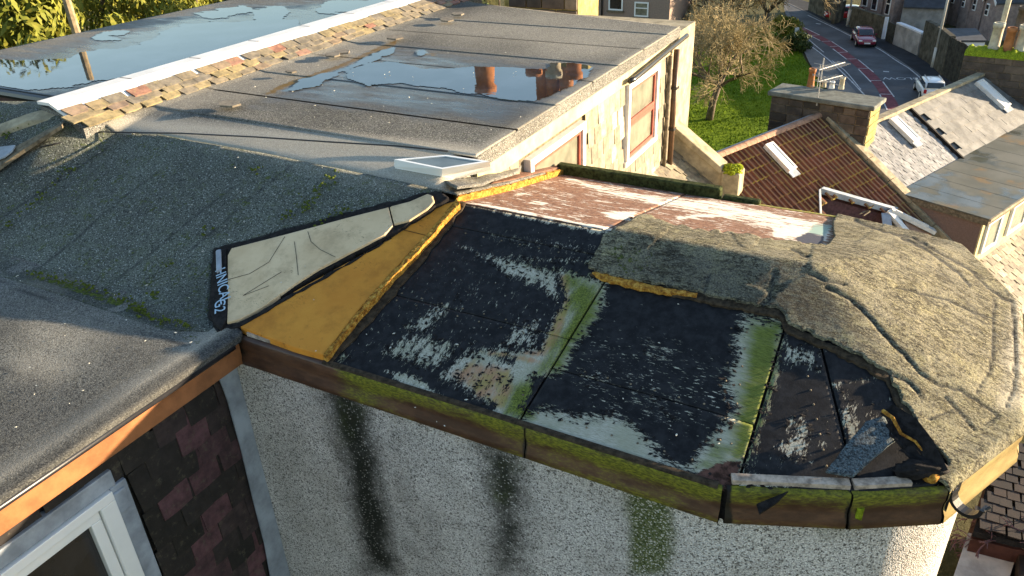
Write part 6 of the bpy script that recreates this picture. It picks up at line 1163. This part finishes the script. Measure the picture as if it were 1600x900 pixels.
for i, (x, y, ds, h, r, m_, lb) in enumerate([(15, 10, 24, 11.5, 2.6, 'leaf_y', 'yellow green leafy tree at the far left beyond the west roof'), (-60, 20, 22, 11, 2.6, 'leaf_y', 'leafy tree cut by the left edge of the picture'), (62, 22, 21, 9.2, 1.5, 'leaf_y', 'smaller leafy tree beside the bare pale trunk'), (118, 15, 24, 9.6, 1.7, 'leaf_y', 'feathery bush between the bare trunk and the dark conifer'), (240, 5, 29, 9.6, 2.2, 'leaf_y', 'yellow green bush right of the dark conifer'), (300, 0, 32, 9.4, 2.2, 'leaf_y', 'yellow bush farthest right behind the west roof corner'), (350, -20, 34, 8.6, 2.0, 'leaf_y', 'low bush behind the far end of the west roof'), (-20, 0, 30, 13, 4, 'leaf_y', 'tall leafy tree in the back row at the far left'), (60, -10, 32, 12, 4, 'leaf_y', 'broad leafy tree in the back row behind the bare trunk'), (150, -12, 33, 12, 4, 'leaf_y', 'broad leafy tree in the back row behind the conifer'), (240, -30, 36, 11.5, 4, 'leaf_y', 'leafy tree in the back row above the yellow bushes'), (330, -40, 40, 11, 4, 'leaf_y', 'leafy tree in the back row behind the flat roof corner')]):
    b, z = gp(x, y, ds); leafy('leafy_tree', b, h, r, 15000, .17, MT[m_], lb, 20+i, group=gs)
b, z = gp(178, 12, 22); leafy('conifer', b, 9.6, 2.3, 16000, .11, MT['leaf_d'], 'dark green layered conifer just beyond the west flat roof', 40, True)
b, z = gp(96, 10, 21.5); T = thing('bare_tree', b, 'pale bare tree trunk between leafy bushes beyond the west roof', 'tree'); mb = MB(); mb.tube([np.array(b), np.array(b)+[.1, .1, 6], np.array(b)+[-.2, .3, 13]], .16, 8, .08); mb.build('trunk', MT['bark_lit'], T)
def bare(name, base, h, spread, label, seed, mat, levels=5, tw=.012, trunk=None, lean=0., tr=.18, nb_=(3, 4), droop=0., group=None, dens=1.):
    rg = random.Random(seed); T = thing(name, base, label, 'tree', group); tk = MB(); tg = MB(); base = np.array(base, float); trunk = trunk or h*.3
    top = base+np.array([lean, 0, trunk]); tk.tube([base, base+[lean*.3, .02, trunk*.5], top], tr, 9, tr*.75)
    def seg(mb, a, b, r0, r1):
        d = b-a; u_ = np.cross(d, [.3, .5, .8]); u_ /= max(1e-9, np.linalg.norm(u_)); v_ = np.cross(d, u_); v_ /= max(1e-9, np.linalg.norm(v_)); k = len(mb.v)
        for p, r in ((a, r0), (b, r1)):
            for an in (0, 2.094, 4.189): mb.v.append(tuple(p+r*(math.cos(an)*u_+math.sin(an)*v_)))
        for i in range(3): mb.f.append((k+i, k+(i+1) % 3, k+3+(i+1) % 3, k+3+i))
    def grow(p, d, L, r, lv):
        n = 3; q = p
        for i in range(n):
            d = d+np.array([rg.gauss(0, .16), rg.gauss(0, .16), rg.gauss(.02, .10)-droop*.05]); d /= np.linalg.norm(d); q2 = q+d*L/n; r2 = r*(1-.25*(i+1)/n); seg(tk if lv <= 1 else tg, q, q2, r*(1-.25*i/n), r2); q = q2
            if lv < levels and (i > 0 or rg.random() < .5):
                for _ in range(rg.choice(nb_) if i == n-1 else rg.choice((1, 2))):
                    if rg.random() > dens: continue
                    a = rg.uniform(0, 6.28); sp = spread*rg.uniform(.5, 1.1); o_ = np.cross(d, [math.cos(a), math.sin(a), .3]); o_ /= np.linalg.norm(o_); d2 = d+o_*sp; d2 /= np.linalg.norm(d2); grow(q, d2, L*rg.uniform(.55, .78), max(tw, r*.55), lv+1)
    for k in range(6):
        a = 6.28*k/6+rg.uniform(-.3, .3); grow(top-[0, 0, trunk*.12*rg.random()], np.array([math.cos(a)*.8, math.sin(a)*.8, rg.uniform(.5, 1.1)])/1.2, h*.30, tr*.5, 0)
    tk.build('trunk', MT['bark'], T, smooth=True, fix=False); tg.build('twigs', mat, T, fix=False); return T
MT['twig'] = plain('grey_brown_twigs', (.30, .245, .14), .95, .1, .3, 3, bump=0)
bare('apple_tree', Z(1108, 187, 0), 5.9, .9, 'spreading bare apple tree standing on the green lawn', 5, MT['twig'], 5, .009, trunk=1.9, lean=.35, tr=.21, droop=.5, nb_=(2, 3), dens=.87)
MT['twig2'] = plain('pale_brown_twigs', (.38, .30, .18), .95, .1, .25, 3, bump=0)
bare('bare_tree', Z(1120, 62, 0), 8, .8, 'large pale bare tree behind the apple tree near the brown house', 8, MT['twig2'], 4, .02, trunk=1.6, tr=.25, nb_=(2, 4), group='pale bare trees behind the lawn')
bare('bare_tree', Z(1195, 50, 0), 8.5, .8, 'large pale bare tree at the road bend above the lawn', 11, MT['twig2'], 4, .02, trunk=1.4, tr=.25, nb_=(2, 4), group='pale bare trees behind the lawn')
bare('bare_shrub', Z(1075, 75, 0), 3.8, .8, 'tangled bare shrub against the brown house', 14, MT['twig'], 4, .015, trunk=.4, tr=.10, nb_=(2, 4))
for i, (x, y, h, r, l) in enumerate([(1242, 80, 1.0, .9, 'low dark hedge bush by the road kerb at the lawn corner'), (1225, 62, 1.3, 1.2, 'scrubby bush between the lawn and the road bend'), (1060, 48, 1.7, 1.4, 'evergreen bush beside the brown house window')]): leafy('bush', Z(x, y, 0), h, r, 5000, .10, MT['leaf_d'] if i != 1 else MT['leaf_y'], l, 60+i)
tag(block('white_pillar', along(G(1236, 62), G(1240, 64), .3), .9, MT['whiteren']), 'short white pillar at the lawn corner beside the road', 'pillar')
b, z = gp(770, 4, 17); leafy('ivy_bush', (b[0], b[1], 0), 11.15, .9, 6000, .09, MT['leaf_d'], 'dark ivy bush rising behind the far left corner of the flat roof', 71)
# ================================================================== LOWER RIGHT: lean-to and yard
LT = thing('lean_to', (*Z(1570, 760, 2.6)[:2], 0), 'dark brown tiled lean-to roof below the right side of the bay', 'outbuilding')
LP = [Z(*p, 2.6) for p in [(1562,690),(1700,700),(1700,860),(1590,845),(1522,828)]]; MB().prism([p-[0, 0, .15] for p in LP], (0, 0, .12)).build('roof_bed', MT['tar'], LT); MB().prism([np.array([p[0], p[1], 0]) for p in LP], (0, 0, 2.4)).build('wall', MT['pantile_bed'], LT)
MT['brown_tile'] = mat_slate('brown_tile', [(0, (.012, .007, .005)), (1, (.030, .016, .011))], (.03, .02, .015), 5)
bt = [rectmesh('roof_tile', .2, .3, .018, MT['brown_tile'])]; x0 = LP[4][0]; yy = LP[4][1]
lay(LT, 'roof_tile', bt, (1.4, 15.6, 2.64), (1, 0, 0), (0, -1, 0), (0, 0, 1), .24, .205, 22, 16, tilt=.05, skip=lambda p, r, c: sdist(np.array([[p[0], p[1]-.12]]), [q[:2] for q in LP])[0] < 0)
YS = thing('pale_roof_store', (*Z(1550, 870, 2.1)[:2], 0), 'low store with a pale flat roof crossed by dark stems drawn as branch shadows, below the bay', 'outbuilding')
YP = [Z(*p, 2.1) for p in [(1513,832),(1592,854),(1560,960),(1470,960)]]; MB().prism(YP, (0, 0, -.12)).build('roof', plain('pale_concrete', (.42, .38, .34), .9, .2, .3, 2.5), YS); MB().prism([np.array([p[0], p[1], 0]) for p in YP], (0, 0, 1.96)).build('wall', MT['darkwall'], YS)
bare('branch_shadow_stems', Z(1572, 862, 2.1), 1.5, 1.3, 'dark stems standing in for branch shadows on the pale roof of the low store', 17, MT['slate_dark'], 3, .010, trunk=.15, tr=.03, nb_=(2, 3), droop=6.)  # dark stems laid over the roof stand in for branch shadows
mb = MB(); q = Z(1594, 868, 2.3); mb.box((q[0]-.02, q[1]-1.5, 0), (q[0]+1.8, q[1]+.25, 2.3)); tag(mb.build('brown_shed', MT['brown_tile'], None, bevel=.02), 'dark brown shed wall at the bottom right corner beside the pale roofed store', 'shed')
